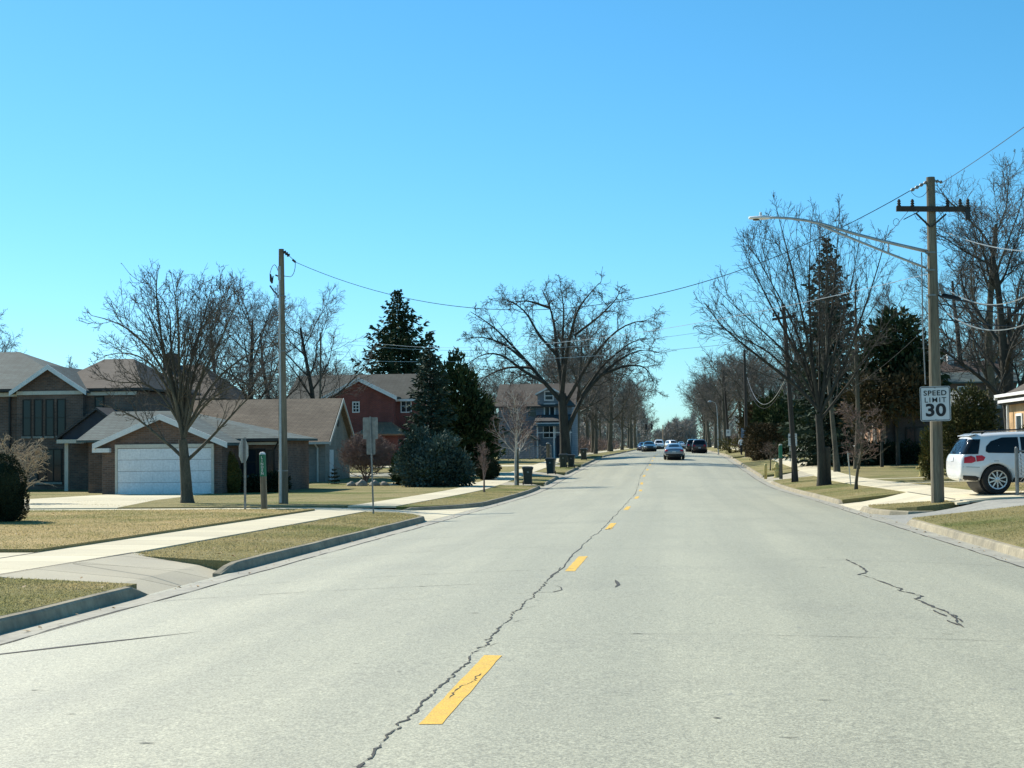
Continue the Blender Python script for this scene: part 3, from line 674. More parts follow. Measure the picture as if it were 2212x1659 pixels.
# ------------------------------------------------------------------ tan roofed light brick house
B = thing('brick_house', 'low light grey brick house under a broad tan shingle roof', 'house', (-24, 90.5, zg(-24, 90)))
mb = MB(); gable_walls(mb, -30.5, -20.95, 90.5, 97.5, -1, 2.05, 4.55, 'x'); mb.build('wall', K['lbrick'], B)
mb = MB(); gable_roof(mb, -30.5, -20.95, 90.5, 97.5, 2.05, 4.55, 'x', .35, .3); mb.build('roof', K['rooft'], B)
mb = MB()
for ye in (90.15, 97.85):
    s = 2.5/3.5; zo = 2.05-s*.35+.17; mb.prism([(-20.6, ye, zo), (-20.6, ye, zo-.22), (-20.6, 94, 4.55+.17-.24), (-20.6, 94, 4.72)], (.05, 0, 0))
mb.build('fascia', K['offw'], B)
mb = MB(); mb.box(-30.5, -20.6, 90.02, 90.14, 1.84, 1.98); mb.build('gutter', K['offw'], B)
mb = MB(); mb.tube([(-21.5, 90.08, 1.86), (-21.4, 90.42, 1.6), (-21.4, 90.42, -.5)], .06, 6); mb.build('downspout', K['offw'], B)
window(B, (-24.2, 90.5, .6), (0, -1, 0), 1.25, 1.5, 'offw', 2, 2, .08, 'stone', 'navy')
mb = MB(); mb.lathe([(.28, 0), (.28, .04)], (-20.95, 94, 3.2), 14, 'x'); mb.build('attic_vent', K['gutterd'], B)
mb = MB(); mb.box(-20.95, -20.9, 91.6, 92.6, -.5, 1.5); d = mb.build('door', K['white'], B)
mb = MB(); mb.lathe([(.03, 0), (.03, .05)], (-20.9, 92.45, .5), 8, 'x'); mb.build('handle', K['galv'], d)

# ------------------------------------------------------------------ red brick house
Y = 130; Cc = thing('brick_house', 'red brick two storey house with a white trimmed front gable', 'house', (-27, Y, zg(-27, Y)))
xa, xb = -30.0, -24.05; zr = 7.62; ze = 6.0
mb = MB(); gable_walls(mb, xa, xb, Y, Y+5, 0, ze, zr-.12, 'y'); mb.box(-33.6, -21.6, Y+1.5, Y+10, 0, 5.85); mb.build('wall', K['redbrick'], Cc)
mb = MB(); gable_roof(mb, xa, xb, Y, Y+5.5, ze, zr-.12, 'y', .35, .35); gable_roof(mb, -33.6, -21.6, Y+1.5, Y+10, 5.85, 8.05, 'x', .35, .3); mb.build('roof', K['roofm'], Cc)
rake(Cc, xa, xb, Y-.36, ze, zr-.12, .36, .34)
mb = MB(); mb.box(-24.1, -21.3, Y+1.0, Y+1.14, 5.6, 5.8); mb.build('gutter', K['white'], Cc)
mb = MB(); mb.tube([(-29.7, Y-.12, 5.9), (-28.6, Y-.12, 5.1), (-28.55, Y-.12, .6)], .07, 6); mb.build('downspout', K['white'], Cc)
window(Cc, (PX(769.5, Y), Y, PZ(879.5, Y, 769)), (0, -1, 0), .46, .78, 'white', 2, 3, .09)
window(Cc, (PX(878, Y+1.5), Y+1.5, PZ(876, Y, 878)), (0, -1, 0), .8, 1.0, 'white', 2, 2, .09); window(Cc, (-25.3, Y, 2.0), (0, -1, 0), 1.0, 1.2, 'white', 2, 2, .09)
mb = MB(); xa, xb = PX(766, Y-3), PX(862, Y-3); a = PZ(917, Y-3, 800); b = PZ(938, Y-3, 800)
hip_roof(mb, xa+.3, xb, Y-3, Y+.0, b, a+.25, xa+1.4, xb-1.2, .3, Y-.02); mb.build('porch_roof', K['roofo'], Cc)
mb = MB(); mb.box(xa+.4, xb-.1, Y-2.8, Y, 0, b-.12); mb.build('porch_wall', K['redbrick'], Cc)

# ------------------------------------------------------------------ blue grey frame house
Y = 150; D = thing('frame_house', 'blue grey sided house with dormer and dark porch roof behind the big elm', 'house', (-13.5, Y, zg(-13.5, Y)))
xa, xb = PX(1078, Y), PX(1236, Y); mb = MB(); gable_walls(mb, xa, xb, Y, Y+9, 0, 5.55, 7.75, 'x'); mb.build('wall', K['siding'], D)
mb = MB(); gable_roof(mb, xa, xb, Y, Y+9, 5.55, 7.75, 'x', .4, .4); rf = mb.build('roof', K['roofb'], D)
dx = PX(1185, Y); mb = MB(); gable_walls(mb, dx-1.05, dx+1.35, Y-.05, Y+3.5, 5.4, 6.75, 7.35, 'y'); mb.build('dormer', K['siding'], D)
mb = MB(); gable_roof(mb, dx-1.05, dx+1.35, Y-.05, Y+3.5, 6.7, 7.32, 'y', .22, .3, .1); mb.build('dormer_roof', K['roofd'], D)
rake(D, dx-1.05, dx+1.35, Y-.36, 6.7, 7.32, .2, .16, 'white', th_roof=.1)
window(D, (PX(1187, Y), Y-.05, PZ(855, Y, 1187)), (0, -1, 0), .72, .75, 'white', 1, 2, .12); window(D, (PX(1188, Y), Y, PZ(888, Y, 1188)), (0, -1, 0), .9, 1.25, 'white', 2, 1, .13)
window(D, (PX(1150, Y), Y, PZ(888, Y, 1150)), (0, -1, 0), .8, 1.1, 'siding', 1, 2, .1); window(D, (PX(1110, Y), Y, PZ(890, Y, 1110)), (0, -1, 0), .8, 1.1, 'siding', 1, 2, .1)
mb = MB(); p0, p1 = PX(1155, Y-2.5), PX(1236, Y-2.5); za, zb = PZ(903, Y, 1180), PZ(912, Y, 1180)
mb.prism([(p0, Y-2.6, zb-.05), (p1, Y-2.6, zb-.05), (p1, Y, za+.2), (p0, Y, za+.2)], (0, 0, .14)); mb.build('porch_roof', K['roofd'], D)
mb = MB(); mb.prism([(p0+.1, Y-2.9, PZ(922, Y, 1180)), (p1, Y-2.9, PZ(922, Y, 1180)), (p1, Y-2.3, PZ(914, Y, 1180)), (p0+.1, Y-2.3, PZ(914, Y, 1180))], (0, 0, .08)); mb.build('porch_awning', K['roofg'], D)
mb = MB(); [mb.box(x, x+.13, Y-2.55, Y-2.42, .2, PZ(914, Y, 1180)) for x in (p0+.2, (p0+p1)/2, p1-.3)]; mb.box(p0, p1, Y-2.6, Y-2.4, PZ(917, Y, 1180), PZ(914, Y, 1180)); mb.box(p0+.2, p1, Y-2.52, Y-2.46, PZ(936, Y, 1180), PZ(934, Y, 1180)); mb.build('porch_post', K['white'], D)
window(D, (PX(1187, Y), Y, PZ(930, Y, 1187)), (0, -1, 0), 1.1, 1.3, 'white', 2, 1, .1)
mb = MB(); mb.box(PX(1203, Y)-.05, PX(1203, Y)+.9, Y-.06, Y, .5, 2.6); d = mb.build('door', K['navy'], D)
mb = MB(); q0, q1 = PX(1075, Y-4), PX(1152, Y-4); gable_walls(mb, q0, q1, Y-4, Y-.01, .2, 2.3, 3.3, 'y'); mb.build('garage_wing', K['siding'], D)
mb = MB(); gable_roof(mb, q0, q1, Y-4, Y-.2, 2.3, 3.3, 'y', .3, .25); mb.build('garage_roof', K['roofg'], D)

# ------------------------------------------------------------------ houses on the camera's side of the road
Y = 104; Rr = thing('brick_house', 'low house with pale grey roof and orange brick corner behind the bare young tree', 'house', (18, Y, zg(18, Y)))
xa, xb = PX(1903, Y), PX(2128, Y); zA = PZ(880, Y, 1900); zp = PZ(836, Y, 2060); gz = zg(16, Y)-.4
mb = MB(); mb.box(xa+.35, xb, Y, Y+9, gz, zA-.1); mb.build('wall', K['dbrick'], Rr)  # front uses darker brick than the sunlit side; shade is put into colour
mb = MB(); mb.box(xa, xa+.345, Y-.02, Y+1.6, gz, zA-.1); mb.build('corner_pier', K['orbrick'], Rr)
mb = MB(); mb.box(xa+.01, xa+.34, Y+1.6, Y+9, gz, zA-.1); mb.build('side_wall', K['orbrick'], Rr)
mb = MB(); hip_roof(mb, xa, xb, Y, Y+9, zA, zp+.25, xa+4.4, xb-2.4, .9, Y+3.6); mb.build('roof', K['roofl'], Rr)
mb = MB(); mb.box(xa-.95, xb+.9, Y-.98, Y-.9, zA-.2, zA+.02); mb.box(xa-.98, xa-.905, Y-.9, Y+9.9, zA-.2, zA+.02); mb.build('gutter', K['galvd'], Rr)
mb = MB(); mb.box(xa+.5, xb-.1, Y-.5, Y-.02, zA-.62, zA-.14); mb.build('soffit', K['woodd'], Rr)  # dark tone puts the shade under the eave into the colour
for yy in (2.4, 3.4, 6.0): window(Rr, (xa, Y+yy, 2.0), (-1, 0, 0), .6, 1.8, 'white', 1, 1, .09, name='window')
window(Rr, (xa+2.5, Y, 1.9), (0, -1, 0), 1.6, 1.3, 'woodd', 3, 1, .07); window(Rr, (xa+5.2, Y, 1.9), (0, -1, 0), 1.2, 1.2, 'woodd', 2, 1, .07)
mb = MB(); mb.tube([(xa+.9, Y-.1, zA-.2), (xa+1.0, Y-.1, gz)], .06, 6); mb.build('downspout', K['woodd'], Rr)
Y = 126; R3 = thing('frame_house', 'grey sided house seen behind the pale roof, white chimney cap', 'house', (24, Y, zg(24, Y)))
xa, xb = PX(2030, Y), PX(2115, Y); mb = MB(); gable_walls(mb, xa, xb+3, Y, Y+8, 0, PZ(828, Y, 2060), PZ(775, Y, 2060), 'x'); mb.build('wall', K['dbrick'], R3)
mb = MB(); gable_roof(mb, xa, xb+3, Y, Y+8, PZ(826, Y, 2060), PZ(786, Y, 2060), 'x'); rf = mb.build('roof', K['roofg'], R3)
mb = MB(); cx = PX(2055, Y+4); zz = PZ(786, Y, 2060); mb.box(cx-.25, cx+.25, Y+3.5, Y+4, zz-.3, zz+.9); mb.box(cx-.32, cx+.32, Y+3.43, Y+4.07, zz+.9, zz+1.0); mb.build('chimney', K['white'], rf)
window(R3, (xa+2, Y, PZ(850, Y, 2060)), (0, -1, 0), .9, 1., 'white', 2, 2, .08)

xe = 13.4; R2 = thing('frame_house', 'brown roofed house with white gutter and sunlit tan board wall beside the white car', 'house', (xe+.7, 62, zg(xe, 62)))
ze = 3.42; yb = 65.3
mb = MB(); mb.box(xe+.36, xe+9, 44, yb-.4, -.6, ze-.02); mb.build('wall', K['plank'], R2)
mb = MB(); hip = [(xe, 43, ze), (xe+9.5, 43, ze), (xe+9.5, yb, ze), (xe, yb, ze), (xe+4.6, 47, ze+2.7), (xe+4.6, yb-4.6, ze+2.7)]
mb.add(hip+[(p[0], p[1], p[2]-.14) for p in hip[:4]], [(0, 1, 4), (1, 2, 5, 4), (2, 3, 5), (3, 0, 4, 5), (0, 6, 7, 1), (1, 7, 8, 2), (2, 8, 9, 3), (3, 9, 6, 0), (9, 8, 7, 6)]); mb.build('roof', K['roofb'], R2)
mb = MB(); mb.box(xe-.13, xe-.01, 43, yb+.1, ze-.03, ze+.09); mb.box(xe-.13, xe+9.5, yb+.01, yb+.12, ze-.12, ze+.04); mb.build('gutter', K['white'], R2)
mb = MB(); mb.box(xe-.02, xe+.06, 43, yb, ze-.26, ze-.142); mb.build('fascia', K['white'], R2)
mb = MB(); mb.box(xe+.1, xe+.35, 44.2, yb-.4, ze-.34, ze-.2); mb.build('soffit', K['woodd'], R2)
for yy in (62.9, 57.5, 52): window(R2, (xe+.36, yy, 1.85), (-1, 0, 0), .9, 1.5, 'white', 1, 2, .1)
mb = MB(); mb.box(xe+.12, xe+.2, 64.2, 64.28, -.3, ze-.2); mb.build('porch_post', K['white'], R2)
# concrete steps with green railing further up
Y = 118; st = thing('front_steps', 'white concrete front steps with dark green railing beside the spruce', 'steps', (PX(1800, Y), Y, zg(12, Y)))
mb = MB(); bx = PX(1789, Y); gz = zg(bx, Y)
for k in range(4): mb.box(bx+k*.36, bx+2.2, Y, Y+1.4, gz-.1+(.26*k if k else 0), gz+.26*(k+1))
mb.build('steps', K['white'], st)
mb = MB()
for k in range(7): mb.tube([(bx+.1+k*.22, Y, gz+.1+k*.19), (bx+.1+k*.22, Y, gz+1.1+k*.17)], .018, 5)
mb.tube([(bx, Y, gz+1.05), (bx+1.5, Y, gz+2.1)], .03, 6); mb.build('railing', K['green'], st)

# ------------------------------------------------------------------ wire fence and posts
def fence(name, label, a, b, h, zf, n, m='galv', rail=True, gs=.11):
    t = thing(name, label, 'fence', (a[0], a[1], zf(*a)))
    P = [(lerp(a[0], b[0], i/n), lerp(a[1], b[1], i/n)) for i in range(n+1)]
    for i, (x, y) in enumerate(P):
        mb = MB(); z = zf(x, y); mb.tube([(x, y, z-.1), (x, y, z+h+.06)], .04 if i else .055, 7); mb.lathe([(.05, 0), (.05, .03), (.02, .07)], (x, y, z+h+.06), 7); mb.build('post', K[m], t)
    mb = MB()
    for i in range(n): mb.tube([(P[i][0], P[i][1], zf(*P[i])+h), (P[i+1][0], P[i+1][1], zf(*P[i+1])+h)], .026, 6)
    mb.build('top_rail', K[m], t)
    mb = MB(); L = math.dist(a, b); k = int(L/gs); d = ((b[0]-a[0])/L, (b[1]-a[1])/L)
    def q(s, hh): x, y = a[0]+d[0]*s, a[1]+d[1]*s; return (x, y, zf(x, y)+hh)
    nn = int(h/gs)
    for i in range(-nn, k):
        for sg in (0, 1):
            s0, h0, s1, h1 = i*gs, 0, i*gs+h, h
            if s0 < 0: h0 = -s0; s0 = 0
            if s1 > L: h1 = h-(s1-L); s1 = L
            if h1 <= h0: continue
            if sg: s0, s1 = s0, s1; h0, h1 = h-h0, h-h1
            mb.tube([q(s0, h0), q(s1, h1)], .0045, 3, False)
    mb.build('wire_mesh', K[m], t); return t
fx = (gx(2196, 46.2), 46.2)
fence('chain_link_fence', 'grey chain link fence with tall end post beside the white car', (fx[0], fx[1]), (fx[0]+5, fx[1]+.1), 1.3, zg, 2, 'galvd')
Y = 140; fence('wire_fence', 'low wire fence with pale top rail in front of the blue grey house', (PX(1052, Y), Y), (PX(1190, Y), Y), 1.25, zg, 6, 'galvd', gs=.35)
fence('wire_fence', 'wire fence across the lawn beside the green post, steel rail', (8.6, 116), (14.5, 117), 1.15, zg, 4, gs=.3)
# ------------------------------------------------------------------ poles
def insul(mb, p, s=1.):
    mb.lathe([(.02*s, -.02), (.055*s, .02*s), (.03*s, .05*s), (.055*s, .07*s), (.03*s, .11*s), (.05*s, .13*s), (.02*s, .19*s)], p, 8)
def strain(mb, a, b, r=.05, n=5):
    a, b = Vector(a), Vector(b); pts = []; rs = []
    for i in range(n*3+1): pts.append(a+(b-a)*i/(n*3)); rs.append(r if i % 3 else r*.35)
    mb.tube(pts, rs, 8)
def A(px, py, Y): return Vector(at(px, py, Y))
def pole(name, label, base, top, r0, r1, m, rings=10, group=None):
    t = thing(name, label, 'utility pole', base, group=group)
    b, e = Vector(base), Vector(top); mb = MB(); pts = [b-(e-b).normalized()*.1]+[b+(e-b)*i/rings for i in range(rings+1)]
    mb.tube(pts, [r0]+[lerp(r0, r1, i/rings)*(1+.015*math.sin(i*1.9)) for i in range(rings+1)], 14); o = mb.build('pole', K[m], t, smooth=False); return t
def poleat(name, label, bpx, bpy, tpx, tpy, r0, r1, m, Y=None, group=None):
    x, y, z = gnd(bpx, bpy)
    if Y: y = Y; x = gx(bpx, Y); z = zg(x, y)
    return pole(name, label, (x, y, z), at(tpx, tpy, y), r0, r1, m, group=group), y

# near pole on the camera's side with crossarm
Y1 = 46.
RP = pole('utility_pole', 'weathered wooden utility pole with dark crossarm carrying the speed limit sign', (gx(2024, Y1), Y1, zg(gx(2024, Y1), Y1)), at(2010, 383, Y1), .19, .125, 'wood')
a, b = A(1936, 451, Y1-.17), A(2096, 452, Y1-.17); mb = MB(); bar(mb, a, b, .12, .15); ca = mb.build('crossarm', K['woodd'], RP)
for px, py in ((1942, 446), (1971, 446), (2047, 446), (2074, 445), (2091, 445)): mb = MB(); insul(mb, A(px, py, Y1-.17), 1.15); mb.build('insulator', K['woodd'], ca)
mb = MB(); bar(mb, A(1978, 460, Y1-.25), A(2009, 490, Y1-.15), .03, .05); bar(mb, A(2044, 462, Y1-.25), A(2012, 490, Y1-.15), .03, .05); mb.build('brace', K['woodd'], RP)
mb = MB(); strain(mb, A(2004, 392, Y1), A(1967, 412, Y1), .05, 4); strain(mb, A(2014, 389, Y1), A(2036, 394, Y1), .05, 3); mb.build('strain_insulator', K['galvd'], RP)
mb = MB(); mb.obox(Matrix.Translation(A(2090, 459, Y1-.2)), -.07, .07, -.06, .06, -.22, .1); mb.tube([A(2078, 444, Y1-.2), A(2093, 470, Y1-.2), A(2096, 478, Y1-.2)], .035, 6); mb.build('cutout', K['gutterd'], RP)
def arc(a, b, sag, n=10):
    a, b = Vector(a), Vector(b); return [a+(b-a)*i/n-Vector((0, 0, 4*sag*(i/n)*(1-i/n))) for i in range(n+1)]
mb = MB(); mb.tube(arc(A(1967, 412, Y1), A(2006, 408, Y1-.1), .22), .008, 4); mb.tube(arc(A(1971, 447, Y1-.2), A(1990, 470, Y1-.2), .2), .008, 4); mb.tube(arc(A(2046, 445, Y1-.2), A(2013, 480, Y1-.1), .05), .010, 4)
mb.tube([A(1936, 480+8*math.sin(k*.7), Y1-.2)+Vector((.09*math.cos(k*.7), 0, 0)) for k in range(10)], .007, 4); mb.tube([A(1952, 474, Y1-.2), A(1985, 457, Y1-.2)], .014, 5); mb.build('jumper_wire', K['cable'], RP)
mb = MB(); mb.tube([A(2002, 545, Y1-.13)+Vector((-.15, 0, 0)), A(2006, 700, Y1-.13)+Vector((-.17, 0, 0)), A(2012, 830, Y1-.13)+Vector((-.17, 0, 0))], .02, 5)
for py in (548, 586, 640): mb.lathe([(.165, 0), (.165, .05)], A(2011+(py-540)*.02, py, Y1), 12)
mb.tube([A(2030, 612, Y1), A(2040, 640, Y1)], .05, 6); mb.tube([A(2028, 690, Y1), A(2033, 700, Y1)], .06, 6); mb.build('bracket', K['galvd'], RP)

# street lamp on the pole
SL = thing('street_lamp', 'long armed grey street lamp reaching over the road from the near wooden pole', 'street lamp', tuple(A(2002, 545, Y1)))
arm = [A(2002, 543, Y1), A(1950, 531, Y1), A(1900, 519, Y1), A(1850, 506, Y1), A(1800, 491, Y1), A(1770, 482, Y1), A(1740, 476, Y1), A(1710, 472, Y1), A(1680, 470, Y1), A(1656, 470, Y1)]
mb = MB(); mb.tube(arm, [.055, .052, .05, .048, .046, .044, .042, .04, .038, .036], 10); mb.build('arm', K['galv'], SL, True)
mb = MB(); mb.tube([A(2001, 579, Y1), A(1960, 563, Y1), A(1919, 547, Y1), A(1850, 519, Y1), A(1800, 498, Y1), A(1770, 485, Y1)], .036, 8); mb.tube([A(1919, 524, Y1), A(1919, 546, Y1)], .022, 6); mb.build('brace', K['galv'], SL, True)
c = A(1642, 471, Y1); mb = MB()
sec = [(-.34, .085, .035), (-.30, .12, .05), (-.05, .15, .06), (.12, .14, .075), (.24, .08, .06), (.30, .04, .04)]
for i, (x, w, h) in enumerate(sec):
    for k in range(12):
        an = 2*math.pi*k/12; mb.v.append(tuple(c+Vector((x, w*math.cos(an), h*math.sin(an)*(1.1 if math.sin(an) > 0 else .7)))))
mb.f += [(i*12+k, i*12+(k+1) % 12, (i+1)*12+(k+1) % 12, (i+1)*12+k) for i in range(len(sec)-1) for k in range(12)]+[tuple(range(12)), tuple(range(60, 72))]; mb.m = [0]*len(mb.f)
hd = mb.build('lamp_head', K['white'], SL, True)
mb = MB(); mb.lathe([(.04, 0), (.04, .09), (.025, .12)], c+Vector((.02, 0, .06)), 10); mb.build('photocell', K['white'], hd)
mb = MB(); mb.lathe([(.10, 0), (.09, -.03)], c+Vector((-.12, 0, -.038)), 12); mb.build('lens', K['pane'], hd)

# lettering
def text(body, size, M, m, parent, off=0., ext=.003, name='lettering', sx=1., sp=1.):
    cu = bpy.data.curves.new('t', 'FONT'); cu.body = body; cu.size = size; cu.align_x = 'CENTER'; cu.align_y = 'CENTER'; cu.extrude = ext; cu.offset = off; cu.space_character = sp
    o = bpy.data.objects.new('t', cu); COL.objects.link(o); dg = bpy.context.evaluated_depsgraph_get(); me = bpy.data.meshes.new_from_object(o.evaluated_get(dg))
    bpy.data.objects.remove(o); bpy.data.curves.remove(cu)
    L = ORG[parent.name]; me.transform(Matrix.Translation(-L) @ M @ Matrix.Diagonal((sx, 1, 1, 1))); me.materials.clear(); me.materials.append(K[m]); me.name = name
    return link(name, me, parent)
def faceM(org, n, roll=0):
    """text plane: x along the sign, y up, z outwards"""
    n = Vector(n).normalized(); u = Vector((0, 0, 1)).cross(n).normalized(); v = n.cross(u)
    return Matrix(((u.x, v.x, n.x, org[0]), (u.y, v.y, n.y, org[1]), (u.z, v.z, n.z, org[2]), (0, 0, 0, 1))) @ Matrix.Rotation(roll, 4, 'Z')
def rrect(w, h, r, n=5):
    P = []
    for cx, cy, a0 in ((w/2-r, h/2-r, 0), (-w/2+r, h/2-r, 90), (-w/2+r, -h/2+r, 180), (w/2-r, -h/2+r, 270)):
        for k in range(n+1): a = R(a0+90*k/n); P.append((cx+r*math.cos(a), cy+r*math.sin(a)))
    return P
def plate(name, M, w, h, r, m, parent, t=.004, z=0.):
    mb = MB(); mb.prism([M @ Vector((x, y, z)) for x, y in rrect(w, h, r)], M.to_3x3() @ Vector((0, 0, t))); return mb.build(name, K[m], parent)
def rimplate(name, M, w, h, r, bw, m, parent, z, t=.002):
    a = rrect(w, h, r); b = rrect(w-2*bw, h-2*bw, max(.005, r-bw)); n = len(a); mb = MB()
    vs = [M @ Vector((x, y, z)) for x, y in a]+[M @ Vector((x, y, z)) for x, y in b]+[M @ Vector((x, y, z+t)) for x, y in a]+[M @ Vector((x, y, z+t)) for x, y in b]
    fs = []
    for i in range(n): j = (i+1) % n; fs += [(2*n+i, 2*n+j, 3*n+j, 3*n+i), (i, j, 2*n+j, 2*n+i), (n+i, 3*n+i, 3*n+j, n+j)]
    mb.add(vs, fs); return mb.build(name, K[m], parent)
c = A(2020.5, 872, Y1-.30); s = 73.5/3300*(Y1-.3)
M = faceM(c, (-.10, -1, .0), R(.6))
SG = thing('speed_limit_sign', 'white rectangular speed limit 30 sign fixed to the near wooden pole', 'road sign', tuple(c))
w_, h_ = s*.845, s
plate('panel', M, w_, h_, .06, 'sign', SG); rimplate('border', M, w_-.03, h_-.03, .05, .022, 'black', SG, .0045)
def sub(dx, dy): return M @ Matrix.Translation((dx, dy, .0075))
text('SPEED', .205, sub(0, h_*.30), 'black', SG, .004, sx=1.08, sp=1.12); text('LIMIT', .205, sub(0, h_*.10), 'black', SG, .0012, sx=1.06, sp=1.25); text('30', .50, sub(0, -h_*.20), 'black', SG, .016, sx=1.16, sp=1.04)
mb = MB(); 
for dy in (h_*.45, -h_*.46): mb.prism([M @ Vector((x, y+dy, .006)) for x, y in rrect(.03, .03, .014)], M.to_3x3() @ Vector((0, 0, .01)))
mb.build('bolt', K['galvd'], SG)

# tall pole on the far corner
Y2 = 53.8; bx = gx(612, Y2)
LP = pole('utility_pole', 'slim tall wooden utility pole without crossarm on the grassy corner', (bx, Y2, zg(bx, Y2)), at(607.5, 538, Y2), .175, .095, 'wood', 12)
mb = MB(); mb.tube([A(604, 590, Y2-.1), A(605, 760, Y2-.13), A(606, 1000, Y2-.17), A(606.5, 1086, Y2-.17)], [.03, .035, .05, .05], 8); mb.tube([A(603.5, 575, Y2-.1), A(604, 605, Y2-.1)], .06, 8); mb.build('conduit', K['galv'], LP)
mb = MB(); strain(mb, A(613, 543, Y2), A(625, 553, Y2), .07, 3); mb.tube([A(632, 561, Y2), A(638, 566, Y2)], .045, 6); mb.build('strain_insulator', K['gutterd'], LP)
mb = MB(); mb.tube([A(584, 592, Y2), A(586, 606, Y2), A(588, 612, Y2)], [.03, .06, .03], 8); mb.tube([A(590, 596, Y2), A(588, 612, Y2)], .025, 6); mb.tube([A(595, 594, Y2), A(606, 599, Y2)], .03, 6); mb.tube([A(583, 617, Y2), A(592, 630, Y2), A(599, 636, Y2)], .03, 6); mb.build('cutout', K['gutterd'], LP)
mb = MB(); mb.tube(arc(A(583, 592, Y2), A(602, 590, Y2), -.32), .012, 5); mb.tube([A(638, 566, Y2)]+[A(638-12*(1-math.cos(k*.3)), 570+28*math.sin(min(1.57, k*.3)), Y2) for k in range(1, 6)]+[A(612, 596, Y2)], .012, 5); mb.tube([A(625, 553, Y2), A(640, 567, Y2)], .012, 4)
mb.build('jumper_wire', K['cable'], LP)
mb = MB(); 
for py in (641, 722, 760, 1018): mb.lathe([(.13+(py-540)*.00012, 0), (.13+(py-540)*.00012, .04)], A(608+(py-540)*.0075, py, Y2), 12)
mb.obox(Matrix.Translation(A(602, 640, Y2-.1)), -.06, .03, -.03, .03, -.06, .06); mb.build('bracket', K['galvd'], LP)
# further poles along the far side of the same kerb
P2, y2 = poleat('utility_pole', 'leaning wooden utility pole beside the small posted notice and big bare tree', 1719, 1041, 1692, 657, .15, .10, 'woodd')
mb = MB(); bar(mb, A(1668, 690, y2-.15), A(1716, 683, y2-.15), .1, .13); ca = mb.build('crossarm', K['woodd'], P2)
for px in (1671, 1682, 1703, 1713): mb = MB(); insul(mb, A(px, 684, y2-.15), 1.2); mb.build('insulator', K['woodd'], ca)
P3, y3 = poleat('utility_pole', 'dark straight utility pole with the blue sign, further along the verge', 1613, 985, 1608, 756, .17, .11, 'woodd')
P4, y4 = poleat('utility_pole', 'distant dark utility pole carrying a small white square sign', 1576, 976, 1561, 786, .17, .11, 'woodd')
P5, y5 = poleat('utility_pole', 'grey utility pole half hidden among the bare trees behind the tan roof', 690, 985, 693, 718, .09, .06, 'bark', Y=104)
LPp = thing('lamp_post', 'slim pale metal lamp post in front of the distant bare trees', 'lamp post', (gx(1552, 176), 176, zg(gx(1552, 176), 176)))
mb = MB(); mb.tube([(ORG[LPp.name].x, 176, ORG[LPp.name].z), A(1550, 905, 176), A(1548, 878, 176)], [.07, .05, .04], 8); mb.build('post', K['galv'], LPp)
mb = MB(); mb.tube([A(1548, 878, 176), A(1545, 870, 176), A(1536, 866, 176)], .035, 6); mb.build('arm', K['galv'], LPp); mb = MB(); mb.lathe([(.05, -.1), (.22, -.08), (.2, .05), (.05, .1)], A(1533, 867, 176), 8); mb.build('lamp_head', K['galv'], LPp)

# ------------------------------------------------------------------ wires
def wire(label, a, b, sag, r=.011, m='cable', group=None, n=40):
    a, b = Vector(a), Vector(b); P = [a+(b-a)*i/n-Vector((0, 0, 4*sag*(i/n)*(1-i/n))) for i in range(n+1)]
    mb = MB(); mb.tube(P, r, 4); o = mb.build('overhead_wire', K[m]); return tag(o, label, 'wire', group)
wire('long dark wire sagging across the road between the two nearest pole tops', A(640, 567, Y2), A(1966, 412, Y1), 2.55, .013)
wire('pale telephone wire from the near pole over to the trees behind the tan roof', A(2004, 592, Y1), A(700, 722, 104), 1.5, .010, 'alu')
wire('pale wire from the leaning pole crossarm across the road above the elm fork', A(1690, 688, y2), A(700, 738, 104), 1.1, .011, 'alu')
wire('lowest pale wire crossing the road at the foot of the tall spruces', A(1693, 730, y2), A(698, 776, 104), .6, .014, 'alu')
wire('white service loop hanging between the leaning pole and the pole beyond', A(1614, 815, y3), A(1699, 812, y2), 2.0, .014, 'alu')
wire('lower grey service loop hanging beside the white one by the leaning pole', A(1614, 828, y3), A(1698, 822, y2), 1.9, .011)
wire('dark wire joining the leaning pole crossarm to the pole with blue sign', A(1680, 687, y2-.15), A(1608, 762, y3), .5, .013)
wire('dark wire joining the blue sign pole to the white sign pole', A(1608, 770, y3), A(1562, 795, y4), .5, .015)
wire('dark wire from the near pole crossarm down to the leaning pole', A(1971, 445, Y1-.17), A(1684, 684, y2-.15), .7, .008)
wire('thin grey wire running from the pole top back over the camera lane', A(2036, 394, Y1), (9.3, 6, 9.6), .5, .009)
wire('grey wire leaving the near pole just under the crossarm braces', A(2028, 494, Y1), A(2330, 537, 40), .3, .016, 'alu')
wire('thin grey wire above the speed sign going toward the brown roof', A(2016, 486, Y1), A(2040, 490, Y1), .02, .012)
wire('upper thick black cable from the near pole toward the brown roofed house', A(2024, 638, Y1), A(2330, 672, 43), .12, .03)
wire('middle thick black cable from the near pole toward the brown roofed house', A(2024, 655, Y1), A(2330, 684, 43), .10, .022)
wire('lower thick black cable from the near pole toward the brown roofed house', A(2026, 688, Y1), A(2330, 706, 43), .10, .022)
wire('white service cable drooping from the near pole below the black cable', A(2030, 612, Y1), A(2330, 545, 40), .95, .017, 'alu')
wire('grey green service cable drooping lowest from the near pole', A(2026, 660, Y1), A(2330, 612, 40), .95, .018, 'galv')
sc = thing('splice_case', 'black splice case hanging on the thick cable beside the near pole', 'cable splice', tuple(A(2054, 641, Y1)))
mb = MB(); a, b = A(2034, 637, Y1), A(2076, 647, Y1); mb.tube([a, a+(b-a)*.08, a+(b-a)*.92, b], [.03, .075, .075, .03], 10); mb.build('case', K['rubber'], sc, True)
